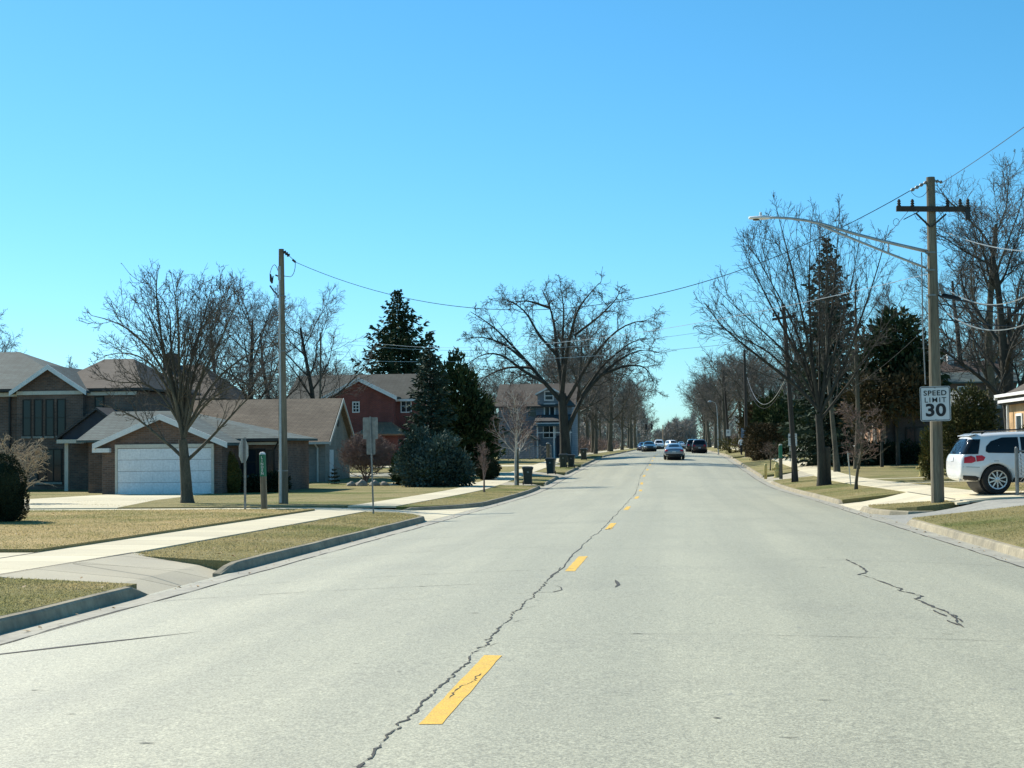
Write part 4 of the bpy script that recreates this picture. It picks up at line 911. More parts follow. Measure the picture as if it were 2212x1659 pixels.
wire('thin pale drop wire slanting from the near pole through the dark conifers', A(2008, 700, Y1), A(1795, 860, 88), .3, .005, 'cable')
# dark box hung in the bare branches beside the brown roof
bxk = thing('transformer', 'dark boxy transformer hanging among bare branches beside the brown roof', 'transformer', tuple(A(2162, 705, 76)))
c = A(2162, 705, 76); mb = MB(); mb.lathe([(.26, -.36), (.3, -.33), (.3, .3), (.32, .32), (.2, .38), (.05, .4)], c, 12); mb.build('tank', K['gutterd'], bxk); mb = MB(); insul(mb, c+Vector((-.12, 0, .38))); insul(mb, c+Vector((.12, 0, .38))); mb.build('bushing', K['woodd'], bxk)
bp = pole('utility_pole', 'dark back lot utility pole behind the bare trees holding the transformer', (c.x+.45, 76.1, zg(c.x, 76)), (c.x+.42, 76.1, c.z+.9), .15, .11, 'woodd')

# ------------------------------------------------------------------ signs, posts
def zb(px, py): x, y, z = gnd(px, py); return x, y, z
x, y, z = zb(529.5, 1103)
ST = thing('stop_sign', 'octagonal stop sign seen almost edge on at the side street corner', 'road sign', (x, y, z))
mb = MB(); mb.box(x-.03, x+.03, y-.03, y+.03, z-.1, A(528, 945, y).z); mb.build('post', K['galvd'], ST)
c = Vector((x-.035, y-.02, A(528, 974, y).z)); n_ = Vector((-1, .12, 0)).normalized(); M = faceM(c, n_)
oc = [(.41*math.cos(R(22.5+45*k)), .41*math.sin(R(22.5+45*k))) for k in range(8)]
mb = MB(); mb.prism([M @ Vector((p, q, 0)) for p, q in oc], n_*.004); mb.build('panel', K['galv'], ST)
K['red'] = mat('red sign sheeting', (.50, .02, .025), (.45, .02, .02), 3, .45)
mb = MB(); mb.prism([M @ Vector((p*.96, q*.96, .0055)) for p, q in oc], n_*.003); mb.build('face', K['red'], ST)
text('STOP', .30, M @ Matrix.Translation((0, 0, .011)), 'sign', ST, .004, sx=.85)
# back of the parking signs on the verge
x, y, z = zb(807, 1110)
PS = thing('parking_sign', 'pair of grey sign backs, large over small, on a thin verge post', 'road sign', (x, y, z))
top = A(799.5, 900, y); mb = MB(); bar(mb, (x, y, z-.1), (top.x, y, top.z), .05, .04); mb.build('post', K['galvd'], PS)
c1, c2 = A(799.5, 925, y-.0), A(800.8, 965, y); n_ = Vector((.06, 1, .02))
plate('panel', faceM(c1+Vector((0, .035, 0)), n_), .455, .64, .03, 'galvd', PS); plate('panel', faceM(c2+Vector((0, .035, 0)), n_), .27, .46, .03, 'galvd', PS)
def street_post(label, px, pyb, pyt, w, word=None, m='wood', topc='white', pxt=None, depth=1., green=True, Y=None):
    x, y, z = zb(px, pyb)
    if Y: y = Y; x = gx(px, Y); z = zg(x, y)
    t = thing('street_name_post', label, 'street post', (x, y, z)); h = A(px, pyt, y).z-z; tx = (A(pxt, pyt, y).x-x) if pxt else 0
    def P(dx, dy, zz): k = zz/h; return (x+dx+tx*k, y+dy, z+zz)
    a = w/2; mb = MB(); ch = a*.25
    ring = [(-a+ch, -a), (a-ch, -a), (a, -a+ch), (a, a-ch), (a-ch, a), (-a+ch, a), (-a, a-ch), (-a, -a+ch)]
    zs = [-.1, h*.3, h*.65, h-.05]; vs = [P(dx, dy, zz) for zz in zs for dx, dy in ring]+[P(dx*.7, dy*.7, h) for dx, dy in ring]
    mb.add(vs, [(i*8+k, i*8+(k+1) % 8, (i+1)*8+(k+1) % 8, (i+1)*8+k) for i in range(4) for k in range(8)]+[tuple(range(32, 40))]); mb.build('post', K[m], t)
    if green:
        hh = h*.38; mb = MB(); zs = [h-.06-hh, h-.06]; vs = [P(dx*1.02, dy*1.02, zz) for zz in zs for dx, dy in ring]
        mb.add(vs, [(k, (k+1) % 8, 8+(k+1) % 8, 8+k) for k in range(8)]); sl = mb.build('name_band', K['green'], t)
    mb = MB(); mb.add([P(dx*1.03, dy*1.03, h-.06) for dx, dy in ring]+[P(dx*.72, dy*.72, h+.012) for dx, dy in ring]+[P(0, 0, h+.03)], [(k, (k+1) % 8, 8+(k+1) % 8, 8+k) for k in range(8)]+[(8+k, 8+(k+1) % 8, 16) for k in range(8)]); mb.build('cap', K[topc], t)
    if word:
        st_ = hh*.88/len(word)
        for i, ch_ in enumerate(word):
            zz = h-.06-hh*.06-st_*(i+.5); text(ch_, st_*1.12, faceM(P(0, -a*1.02-.004, zz), (0, -1, 0)), 'sign', t, .002, .002)
    return t
street_post('square wooden street post with white letters down a green band beside the tall pole', 571, 1102, 978, .175, 'LINDEN', pxt=567)
street_post('wooden street post behind the pale young tree, weathered grey with dark foot', 1117, 1048, 968, .21, None, 'wood', 'galv', green=False)
street_post('pale wooden post at the fence end by the big elm', 1184, 996, 957, .3, None, 'wood', 'offw', green=False)
street_post('green tinted wooden street post on the verge by the wire fence', 1687, 1031, 960, .2, None, 'wood', 'offw', green=True)
mb = MB(); x, y, z = zb(1654, 1033); mb.lathe([(.09, -.05), (.09, .75), (.085, .82), (.05, .86)], (x, y, z), 10); bo = mb.build('bollard', K['hyd'], None, True); tag(bo, 'short yellow bollard beside the yellow hydrant at the alley mouth', 'bollard')
# posted notices
def notice(label, px, pyb, pc, w, h, bg, lines, pole_m='woodd', Y=None, group=None, pr=.045, dark=None):
    x, y, z = zb(px, pyb)
    if Y: y = Y; x = gx(px, Y); z = zg(x, y)
    t = thing('notice_sign', label, 'road sign', (x, y, z), group=group); c = A(pc[0], pc[1], y); c.y = y-.06
    if pole_m: mb = MB(); mb.tube([(x, y, z-.1), (c.x, y, c.z+h*.3)], pr, 7); mb.build('post', K[pole_m], t)
    M = faceM(c, (-.05, -1, 0)); plate('panel', M, w, h, .02, bg, t)
    for (dx, dy, ww, hh_, m) in lines:
        mb = MB(); mb.prism([M @ Vector((dx*w+sx*ww*w/2, dy*h+sy*hh_*h/2, .006)) for sx, sy in ((-1, -1), (1, -1), (1, 1), (-1, 1))], M.to_3x3() @ Vector((0, 0, .002))); mb.build('marking', K[m], t)
    return t
K['ink'] = mat('faded grey ink', (.22, .26, .30), (.18, .22, .26), 4, .6); K['bluesign'] = mat('faded blue sign', (.13, .19, .28), (.11, .16, .24), 3, .5)
notice('white notice board of small text on a black post beside the leaning pole', 1711, 1042, (1712, 950), .46, .66, 'sign', [(-.28, .22, .34, .09, 'black'), (.2, .38, .5, .06, 'ink'), (.2, .2, .5, .05, 'ink'), (0, .04, .7, .045, 'ink'), (0, -.08, .7, .045, 'ink'), (0, -.2, .6, .045, 'ink'), (0, -.36, .6, .05, 'ink')])
notice('square blue sign on the dark straight pole by the sidewalk', 1612, 986, (1609.5, 935), .75, .9, 'bluesign', [(0, .3, .7, .08, 'sign')], None)
notice('small white square sign on the distant dark pole', 1577, 977, (1573, 935), .5, .75, 'sign', [(0, .1, .4, .3, 'ink')], None)
mb = MB(); x, y, z = zb(1838, 1047); mb.tube([(x, y, z-.05), (x-.12, y, A(1836, 975, y).z)], .028, 5); tag(mb.build('wooden_stake', K['offw']), 'pale thin stake leaning beside the small red brown tree', 'stake')
# ------------------------------------------------------------------ hydrants
def hydrant(label, px, py, h):
    x, y, z = zb(px, py); t = thing('fire_hydrant', label, 'fire hydrant', (x, y, z), group=None); s = h/.8
    mb = MB(); mb.lathe([(r*s, q*s) for r, q in ((.17, 0), (.17, .04), (.115, .05), (.11, .48), (.15, .49), (.15, .53), (.12, .54), (.115, .62), (.085, .70), (.04, .74), (.035, .80))], (x, y, z), 14); mb.build('barrel', K['hyd'], t, False)
    for sg in (-1, 1):
        mb = MB(); mb.lathe([(.055*s, 0), (.055*s, .1*s*sg), (.07*s, .1*s*sg), (.07*s, .15*s*sg), (.02*s, .17*s*sg)], (x+.1*s*sg, y, z+.42*s), 10, 'x'); mb.build('side_cap', K['hyd'], t)
    mb = MB(); mb.lathe([(.075*s, 0), (.075*s, -.08*s), (.09*s, -.08*s), (.09*s, -.13*s), (.02*s, -.15*s)], (x, y-.1*s, z+.33*s), 10, 'y'); mb.build('front_cap', K['hyd'], t); return t
hydrant('yellow fire hydrant on the lawn just beside the near wooden pole', 1991, 1030, .84)
hydrant('yellow fire hydrant between the bollard and the green street post', 1678, 1032, .95)
# ------------------------------------------------------------------ wheeled bins
def bin_(label, px, py, Y=None, s=1., rot=0.):
    x, y, z = zb(px, py)
    if Y: y = Y; x = gx(px, Y); z = zg(x, y)
    t = thing('wheeled_bin', label, 'rubbish bin', (x, y, z), group='wheeled bins along the kerb'); M0 = Matrix.Translation((x, y, z)) @ Matrix.Rotation(rot, 4, 'Z')
    def ring(w, d, zz): return [M0 @ Vector((a*w, b*d, zz)) for a, b in ((-.8, -1), (.8, -1), (1, -.8), (1, .8), (.8, 1), (-.8, 1), (-1, .8), (-1, -.8))]
    mb = MB(); L = [(.21, .24, .05), (.24, .29, .5), (.27, .335, .86), (.30, .36, .87), (.30, .36, .95)]; vs = sum([ring(w*s, d*s, zz*s) for w, d, zz in L], [])
    mb.add(vs, [(i*8+k, i*8+(k+1) % 8, (i+1)*8+(k+1) % 8, (i+1)*8+k) for i in range(4) for k in range(8)]+[tuple(range(8)), tuple(range(32, 40))]); mb.build('body', K['bin'], t)
    mb = MB(); vs = sum([ring(w*s, d*s, zz*s) for w, d, zz in ((.315, .375, .95), (.315, .375, .985), (.24, .29, 1.03))], []); mb.add(vs, [(i*8+k, i*8+(k+1) % 8, (i+1)*8+(k+1) % 8, (i+1)*8+k) for i in range(2) for k in range(8)]+[tuple(range(16, 24)), tuple(range(8))]); mb.build('lid', K['binl'], t)
    for sg in (-1, 1):
        mb = MB(); mb.lathe([(.03, -.03), (.11*s, -.025), (.11*s, .025), (.03, .03)], M0 @ Vector((sg*.24*s, .27*s, .11*s)), 12, 'x'); mb.build('wheel', K['rubber'], t)
    mb = MB(); mb.tube([M0 @ Vector(v) for v in ((-.22*s, .36*s, .88*s), (-.22*s, .44*s, .93*s), (.22*s, .44*s, .93*s), (.22*s, .36*s, .88*s))], .016, 6); mb.build('handle', K['bin'], t)
    M = M0 @ faceM((0, -.325*s, .72*s), (0, -1, 0)); mb = MB(); mb.prism([M @ Vector((a, b, 0)) for a, b in rrect(.1, .1, .02)], M.to_3x3() @ Vector((0, 0, .006))); mb.build('badge', K['galvd'], t); return t
bin_('nearest dark green wheeled bin, beside the pale young tree', 1140, 1048, None, 1.0, .15)
bin_('dark wheeled bin at the second drive, its lid bright in the sun', 1190, 1025, None, 1.08, -.1)
bin_('black wheeled bin in front of the elm trunk, one of a touching pair', 1217, 1011, None, 1.05)
bin_('black wheeled bin of the pair by the elm, the one nearer the road', 1234, 1010.5, None, 1.0)
bin_('farthest dark wheeled bin, alone on the verge beyond the elm', 1261, 994, None, 1.05)
# stones under the reddish shrub
x, y, z = zb(800, 1050)
for i, (dx, w, h) in enumerate(((-1.1, .5, .22), (-.5, .7, .28), (.25, .6, .25), (.8, .5, .2))):
    mb = MB(); bm = bmesh.new(); bmesh.ops.create_icosphere(bm, subdivisions=2, radius=1)
    for v in bm.verts: v.co = Vector((x+dx+v.co.x*w*.5*(1+.15*math.sin(v.co.y*5+i)), y+v.co.y*.3, zg(x+dx, y)+.05+max(-.3, v.co.z)*h*(1+.2*math.sin(v.co.x*4+i))))
    me = bpy.data.meshes.new('garden_stone'); bm.to_mesh(me); bm.free(); me.materials.append(K['stone'])
    tag(link('garden_stone', me), 'pale flat garden stone in the row under the reddish shrub', 'stone', 'garden stones under the shrub')
# traffic signals far up the road
Yt = 400; tx = gx(1398, Yt); ts = thing('traffic_signal', 'far traffic signal mast with dark hanging heads over the road', 'traffic light', (gx(1376, Yt), Yt, zg(gx(1376, Yt), Yt)))
mb = MB(); b = ORG[ts.name]; mb.tube([b, A(1376, 915, Yt)], .14, 8); mb.tube([A(1376, 917, Yt), A(1412, 914, Yt)], .09, 6); mb.build('mast', K['galvd'], ts)
for px in (1396, 1408): mb = MB(); c = A(px, 922, Yt); mb.box(c.x-.25, c.x+.25, Yt-.3, Yt-.02, c.z-.75, c.z+.75); mb.build('signal_head', K['black'], ts)
wp = thing('road_post', 'distant tan wooden post standing in the middle of the far junction', 'post', (gx(1432, 380), 380, zg(gx(1432, 380), 380)))
mb = MB(); mb.tube([ORG[wp.name], A(1432, 918, 380)], [.2, .14], 7); mb.build('post', mat('tan wood', (.42, .28, .19), (.35, .24, .16), 3), wp)
# ------------------------------------------------------------------ bare trees
def unit(a): return a/np.maximum(np.linalg.norm(a, axis=-1, keepdims=True), 1e-9)
def grow(g, P, D, L, r, nseg, wig, grav, taper):
    n = len(P); pts = [P]; dirs = [D]
    for s in range(nseg):
        D = unit(D+g.normal(0, wig, (n, 3))+np.array([0, 0, grav])); P = P+D*(L/nseg)[:, None]; pts.append(P); dirs.append(D)
    t = np.arange(nseg+1)/nseg
    return np.stack(pts, 1), np.stack(dirs, 1), r[:, None]*(1-(1-taper)*t)[None, :]
def spawn(g, pts, dirs, rads, L, nb, lo, hi, ang, angv, lr, lv, fall, rr_, rmin, env=None, flat=0.):
    n, S1, _ = pts.shape; k = np.arange(nb)[None, :]; t = lo+(hi-lo)*(k+g.uniform(0, 1, (n, nb)))/nb
    f = t*(S1-1); i = np.minimum(f.astype(int), S1-2); w = (f-i)[..., None]; ii = np.arange(n)[:, None]
    p = pts[ii, i]*(1-w)+pts[ii, i+1]*w; d = unit(dirs[ii, i]*(1-w)+dirs[ii, i+1]*w); rt = rads[ii, i]*(1-w[..., 0])+rads[ii, i+1]*w[..., 0]
    az = k*2.4+g.uniform(0, 6.28, (n, 1))+g.normal(0, .5, (n, nb)); ref = np.where(np.abs(d[..., 2:3]) > .9, np.array([1., 0, 0]), np.array([0, 0, 1.]))
    u = unit(np.cross(d, ref)); v = np.cross(d, u); a = ang+g.normal(0, angv, (n, nb))
    c = d*np.cos(a)[..., None]+(u*np.cos(az)[..., None]+v*np.sin(az)[..., None]*(1-flat))*np.sin(a)[..., None]
    Lc = L[:, None]*lr*(1-fall*t)*(1+g.uniform(-lv, lv, (n, nb))); rc = np.maximum(rt*rr_*g.uniform(.8, 1.1, (n, nb)), rmin)
    p = p.reshape(-1, 3); c = unit(c.reshape(-1, 3)); Lc = Lc.ravel(); rc = rc.ravel()
    if env is not None:
        cc, er = env; keep = np.ones(len(p), bool); nz = 1+.10*np.sin(np.arctan2(p[:, 1]-cc[1], p[:, 0]-cc[0])*7+p[:, 2]*1.3)
        for _ in range(6):
            e = np.linalg.norm((p+c*Lc[:, None]-cc)/er, axis=1)/nz; Lc = np.where(e > 1, Lc*.72, Lc)
        keep = Lc > .06; p, c, Lc, rc = p[keep], c[keep], Lc[keep], rc[keep]
    return p, c, Lc, rc
def tubes(pts, rads, k):
    n, S1, _ = pts.shape; d = np.gradient(pts, axis=1); d = unit(d); ref = np.where(np.abs(d[:, :1, 2:3]) > .9, np.array([1., 0, 0]), np.array([0, 0, 1.]))
    u = unit(np.cross(d, np.broadcast_to(ref, d.shape))); v = np.cross(d, u); a = 2*np.pi*np.arange(k)/k
    V = pts[:, :, None, :]+(u[:, :, None, :]*np.cos(a)[None, None, :, None]+v[:, :, None, :]*np.sin(a)[None, None, :, None])*rads[:, :, None, None]
    b = (np.arange(n)*S1*k)[:, None, None]; s = (np.arange(S1-1)*k)[None, :, None]; q = np.arange(k)[None, None, :]; q2 = (q+1) % k
    Fc = np.stack([b+s+q, b+s+q2, b+s+k+q2, b+s+k+q], -1).reshape(-1, 4)
    return V.reshape(-1, 3), Fc
def cat(parts):
    V = []; Fc = []; o = 0
    for v, f in parts: V.append(v); Fc.append(f+o); o += len(v)
    return np.concatenate(V), np.concatenate(Fc)
def resample(P, n):
    P = np.array(P, float); s = np.concatenate([[0], np.cumsum(np.linalg.norm(np.diff(P, axis=0), axis=1))]); t = np.linspace(0, s[-1], n)
    # smooth (Catmull-like) by cubic interpolation of each coordinate
    Q = np.stack([np.interp(t, s, P[:, i]) for i in range(3)], 1)
    for _ in range(2): Q[1:-1] = (Q[:-2]+2*Q[1:-1]+Q[2:])/4
    return Q, s[-1]
def finish(name, label, cat_, loc, trunk_parts, crown_parts, bark, twig, group=None):
    t = thing(name, label, cat_, loc, group=group)
    V, Fc = cat(trunk_parts); npmesh('trunk', V, Fc, K[bark], t, True); V, Fc = cat(crown_parts); npmesh('crown', V, Fc, K[twig], t); return t
LV = lambda nb, lo, hi, ang, lr, seg, wig, grav, rr_, rmin, lv=.35, fall=.45, angv=.2: dict(nb=nb, lo=lo, hi=hi, ang=ang, lr=lr, seg=seg, wig=wig, grav=grav, rr_=rr_, rmin=rmin, lv=lv, fall=fall, angv=angv)
def levels(g, pts, dirs, rads, L, lv, env, trunk, crown, sides, ntrunk):
    for j, q in enumerate(lv):
        p, c, Lc, rc = spawn(g, pts, dirs, rads, L, q['nb'], q['lo'], q['hi'], q['ang'], q['angv'], q['lr'], q['lv'], q['fall'], q['rr_'], q['rmin'], env)
        if len(p) == 0: break
        pts, dirs, rads = grow(g, p, c, Lc, rc, q['seg'], q['wig'], q['grav'], .45); L = Lc
        (trunk if j < ntrunk else crown).append(tubes(pts, rads, sides[j]))
def limb_tree(name, label, base, Y, trunk_px, limbs_px, r0, lv, env_px, seed, bark, twig, dspread=2.5, group=None, sides=(6, 4, 3, 3, 3), ntrunk=1, lr0=.55, rtip=.13, cat_='tree', lk=.72):
    """hero tree: main limbs follow measured outlines (height and side reach), each with its own reach in depth"""
    g = np.random.default_rng(seed); bx, by, bz = base
    W = lambda px, py, dy=0: np.array(at(px, py, Y))+np.array([0, dy, 0])
    T, TL = resample([np.array([bx, by, bz-.1])]+[W(*p) for p in trunk_px], 10); tr = np.linspace(r0, r0*lr0*1.25, 10); tr[0] *= 1.3; tr[1] *= 1.06
    trunk = [tubes(T[None], tr[None], 12)]; crown = []
    n = len(limbs_px); pts = []; rads = []; Ls = []
    for i, lb in enumerate(limbs_px):
        rr0 = lb[0]*r0*lk; dep = ((i*2.39996) % 6.283); dd = math.sin(dep)*dspread*(.6+.4*((i*7) % 3)/2); P = [W(p[0], p[1], dd*(j/(len(lb)-2))**1.3) for j, p in enumerate(lb[1:])]
        Q, L = resample(P, 13); Q[2:] += np.cumsum(g.normal(0, .012*L/12, (11, 3)), 0); pts.append(Q); Ls.append(L); rads.append(np.linspace(rr0, rr0*rtip, 13))
    pts = np.array(pts); rads = np.array(rads); Ls = np.array(Ls); dirs = unit(np.gradient(pts, axis=1)); trunk.append(tubes(pts, rads, 8))
    e0 = W(env_px[0], env_px[1]); sc = Y/F; env = (e0, np.array([env_px[2]*sc, env_px[2]*sc*1.3, env_px[3]*sc]))
    levels(g, pts, dirs, rads, Ls, lv, env, trunk, crown, sides, ntrunk)
    return finish(name, label, cat_, base, trunk, crown, bark, twig, group)
def free_tree(name, label, base, h, spread, seed, bark, twig, r0=None, nl=8, fork=.3, lv=None, elev=1.0, group=None, cat_='tree', droop=.04, lean=(0, 0), sides=(6, 4, 3, 3, 3), ntrunk=1, stems=1):
    g = np.random.default_rng(seed); r0 = r0 or h*.022; bx, by, bz = base; trunk = []; crown = []; P0 = np.array([bx, by, bz-.05])
    for s in range(stems):
        ld = np.array([lean[0], lean[1], 1.])+(np.array([math.cos(s*2.4+1), math.sin(s*2.4+1), 0])*.38 if stems > 1 else 0)
        p, d, r = grow(g, P0[None], unit(ld)[None], np.array([h*(.78 if stems == 1 else .7)]), np.array([r0/(stems**.5)]), 9, .045, .05, .28); r[0, 0] *= 1.3; trunk.append(tubes(p, r, 10))
        pp, c, Lc, rc = spawn(g, p, d, r, np.array([spread*1.25]), nl, fork, .98, elev, .16, 1., .25, .3, .52, .02)
        lp, ld_, lrd = grow(g, pp, c, Lc, rc, 10, .10, droop, .16); trunk.append(tubes(lp, lrd, 7))
        env = (np.array([bx+lean[0]*h*.6, by+lean[1]*h*.6, bz+h*.60]), np.array([spread, spread, h*.43]))
        levels(g, lp, ld_, lrd, Lc, lv or LVG, env, trunk, crown, sides, ntrunk)
    return finish(name, label, cat_, base, trunk, crown, bark, twig, group)
LVG = [LV(10, .12, 1, .70, .48, 6, .12, .06, .46, .017, fall=.4), LV(6, .12, 1, .7, .52, 4, .15, .05, .52, .0125, fall=.3), LV(4, .1, 1, .7, .6, 3, .17, .05, .65, .0095, fall=.3), LV(2, .1, 1, .65, .7, 2, .18, .04, .8, .008, fall=.3)]
LVF = [LV(9, .12, 1, .75, .50, 5, .14, .05, .48, .028, fall=.4), LV(7, .12, 1, .75, .58, 3, .16, .04, .6, .022, fall=.3), LV(5, .1, 1, .7, .65, 2, .18, .03, .75, .018, fall=.3)]

def base_at(px, Y): x = gx(px, Y); return (x, Y, zg(x, Y))
def H_(px, py, Y): return float(at(px, py, Y)[2]-zg(gx(px, Y), Y))
# rounded tree on the corner lawn, in front of the garage
b = gnd(405, 1087)
limb_tree('bare_tree', 'rounded bare tree with many upswept limbs on the lawn before the garage', b, b[1], [(402, 1040), (398, 985), (395, 950)], [
    (.42, (399, 992), (372, 966), (335, 937), (300, 905), (258, 884), (215, 872)), (.40, (404, 995), (438, 962), (470, 925), (508, 880), (548, 838), (585, 800)),
    (.48, (395, 950), (386, 870), (362, 800), (325, 740), (282, 702), (228, 690)), (.52, (396, 955), (394, 860), (408, 780), (428, 700), (446, 612)), (.5, (394, 940), (378, 860), (358, 780), (346, 700), (336, 630), (346, 582)),
    (.5, (398, 945), (428, 830), (468, 765), (502, 700), (530, 640)), (.4, (393, 930), (352, 815), (304, 768), (240, 757), (196, 772)), (.42, (395, 900), (390, 780), (396, 690), (388, 600)), (.42, (400, 935), (440, 850), (490, 790), (545, 755), (592, 740)),
    (.36, (394, 925), (350, 850), (300, 820), (255, 830), (205, 812)), (.36, (402, 930), (450, 870), (500, 840), (560, 830)), (.38, (394, 915), (365, 800), (318, 700), (290, 650), (275, 625)), (.38, (398, 920), (420, 800), (468, 700), (490, 640)), (.36, (394, 905), (370, 760), (372, 660), (318, 610)), (.34, (399, 900), (412, 740), (470, 640), (480, 615))],
    .24, [LV(10, .15, 1, .55, .44, 6, .10, .10, .46, .013, fall=.55), LV(6, .12, 1, .6, .5, 4, .14, .10, .52, .0105, fall=.35), LV(4, .1, 1, .75, .48, 3, .18, .08, .65, .0085, fall=.3), LV(2, .1, 1, .75, .6, 2, .2, .05, .8, .0075, fall=.3)], (394, 752, 218, 192), 11, 'bark', 'twig', 1.5)
# great elm over the road
Ye = 132; eb = (gx(1222, Ye), Ye, zg(gx(1222, Ye), Ye)); w_ = lambda x, y: (948+x*.1904, 711+y*.1904)
limb_tree('elm_tree', 'great spreading elm with thick dark arching limbs beside the wheeled bins', eb, Ye, [(1221, 960), (1219, 920), (1216, 882), (1214, 850)], [
    (.62, (1222, 940), (1238, 900), (1257, 855), (1295, 812), (1343, 772), (1388, 746), (1430, 762)), (.66, (1214, 852), (1213, 815), (1201, 768), (1199, 711), (1188, 660), (1168, 622)), (.6, (1214, 850), (1222, 780), (1236, 725), (1252, 670), (1300, 622)),
    (.56, (1213, 868), (1173, 823), (1131, 774), (1093, 733), (1050, 693), (1008, 668)), (.46, (1180, 828), (1125, 800), (1089, 767), (1045, 762), (1008, 790)), (.5, (1222, 870), (1268, 790), (1320, 725), (1375, 695), (1418, 700)), (.4, (1205, 770), (1160, 720), (1135, 670), (1090, 640), (1050, 640)),
    (.42, (1216, 800), (1216, 730), (1222, 670), (1215, 620)), (.36, (1130, 775), (1085, 740), (1035, 725), (990, 730)), (.4, (1257, 855), (1300, 790), (1365, 735), (1405, 730)), (.36, (1240, 725), (1290, 690), (1335, 650), (1345, 625)), (.34, (1150, 795), (1095, 790), (1040, 810), (1010, 850)), (.36, (1295, 812), (1350, 790), (1395, 790), (1420, 840)), (.34, (1188, 665), (1140, 650), (1100, 655))],
    .50, [LV(10, .18, 1, .7, .30, 7, .2, .03, .38, .03, fall=.4), LV(7, .12, 1, .8, .48, 5, .26, 0, .48, .02, fall=.3), LV(4, .1, 1, .8, .55, 3, .28, -.03, .6, .0145, fall=.3), LV(3, .1, 1, .8, .7, 2, .28, -.06, .8, .0115, fall=.2)], (1208, 775, 256, 198), 5, 'barkd', 'twigd', 4.2, sides=(6, 4, 3, 3))
# many stemmed tree on the camera's side
b = gnd(1776, 1049); y_ = b[1]
limb_tree('bare_tree', 'big vase shaped bare tree with ridged trunk and straight fanning shoots', b, y_, [(1775, 1000), (1772, 940), (1768, 895)], [
    (.6, (1768, 885), (1728, 838), (1681, 802), (1610, 748), (1552, 700), (1522, 655)), (.55, (1768, 890), (1752, 815), (1692, 705), (1642, 605), (1602, 525)), (.5, (1768, 880), (1738, 710), (1700, 565), (1668, 462)), (.55, (1770, 890), (1790, 765), (1802, 640), (1812, 520), (1820, 440)),
    (.45, (1768, 870), (1750, 745), (1746, 600), (1752, 470)), (.5, (1772, 895), (1826, 785), (1868, 665), (1900, 560), (1912, 495)), (.44, (1774, 905), (1850, 810), (1915, 715), (1962, 640)), (.42, (1765, 870), (1702, 765), (1600, 678), (1545, 630)), (.4, (1772, 880), (1815, 720), (1850, 580), (1868, 480)), (.4, (1766, 865), (1720, 700), (1650, 570), (1620, 500)), (.36, (1740, 840), (1660, 760), (1570, 720), (1528, 705)), (.36, (1770, 880), (1772, 700), (1775, 560), (1778, 450)), (.34, (1768, 875), (1722, 760), (1672, 640), (1640, 520))],
    .23, [LV(10, .10, 1, .42, .40, 7, .05, .045, .36, .013, fall=.5), LV(6, .12, 1, .5, .50, 5, .07, .04, .5, .010, fall=.35), LV(3, .1, 1, .62, .55, 3, .1, .03, .65, .009, fall=.3), LV(2, .1, 1, .62, .7, 2, .12, .03, .8, .0085, fall=.3)], (1742, 665, 240, 240), 8, 'barkd', 'twigd', 2.4, lk=.74)
st_ = [o for o in bpy.data.objects if o.get('label', '').startswith('big vase shaped')][0]; mb = MB(); q = base_at(1787, b[1]+.05); mb.lathe([(.22, -.05), (.18, .15), (.165, .8), (.16, H_(1787, 966, b[1])), (.10, H_(1787, 966, b[1])+.01)], q, 12); mb.build('trunk_stub', K['barkd'], st_)  # short dark flat-topped cylinder set against the trunk foot
# bare trees behind the tan roof
free_tree('bare_tree', 'bare tree with forked upright limbs just behind the tall corner pole', base_at(530, 108), H_(530, 592, 108), 4.9, 21, 'barkd', 'twigb', .28, 11, .30, None, .72)
free_tree('bare_tree', 'bare tree rising over the tan roof with two dark leaning limbs', base_at(672, 112), H_(680, 612, 112), 5.0, 27, 'barkd', 'twigb', .28, 11, .28, None, .78, lean=(.03, 0))
free_tree('bare_tree', 'thin bare tree between the rounded corner tree and the tall pole', base_at(470, 118), H_(470, 630, 118), 4.4, 22, 'barkd', 'twigb', .26, 10, .36, None, .62)
free_tree('bare_tree', 'low bare tree behind the brown chimney roof', base_at(585, 128), H_(600, 635, 128), 5.5, 29, 'barkd', 'twigb', .26, 11, .28, None, .8)
free_tree('bare_tree', 'bare tree with drooping fine twigs above the hipped roof at the picture edge', base_at(-20, 96), H_(-20, 640, 96), 2.9, 31, 'twig', 'twig', .2, 9, .4, [LV(9, .2, 1, .75, .5, 6, .16, -.03, .6, .013), LV(7, .15, 1, .6, .55, 4, .18, -.07, .6, .009), LV(6, .1, 1, .6, .6, 3, .2, -.1, .65, .008)], .8)
free_tree('bare_tree', 'sparse bare tree top showing between the two hipped roofs', base_at(150, 100), H_(150, 728, 100), 1.5, 33, 'bark', 'twig', .16, 7, .45, None, .5)
LVS = [LV(9, .12, 1, .55, .42, 6, .08, .06, .46, .015, fall=.45), LV(5, .12, 1, .6, .5, 4, .1, .05, .52, .011, fall=.3), LV(3, .1, 1, .6, .6, 2, .14, .05, .65, .009, fall=.3)]
free_tree('bare_tree', 'slim upright pale trunked bare tree just behind the vase shaped tree', base_at(1808, 91), H_(1812, 470, 91), 2.3, 141, 'bark', 'twigd', .17, 9, .34, LVS, .42)
free_tree('bare_tree', 'slim bare tree leaning slightly, right beside the small red brown tree', base_at(1850, 95), H_(1850, 500, 95), 2.5, 142, 'bark', 'twigd', .17, 9, .30, LVS, .45, lean=(.04, 0))
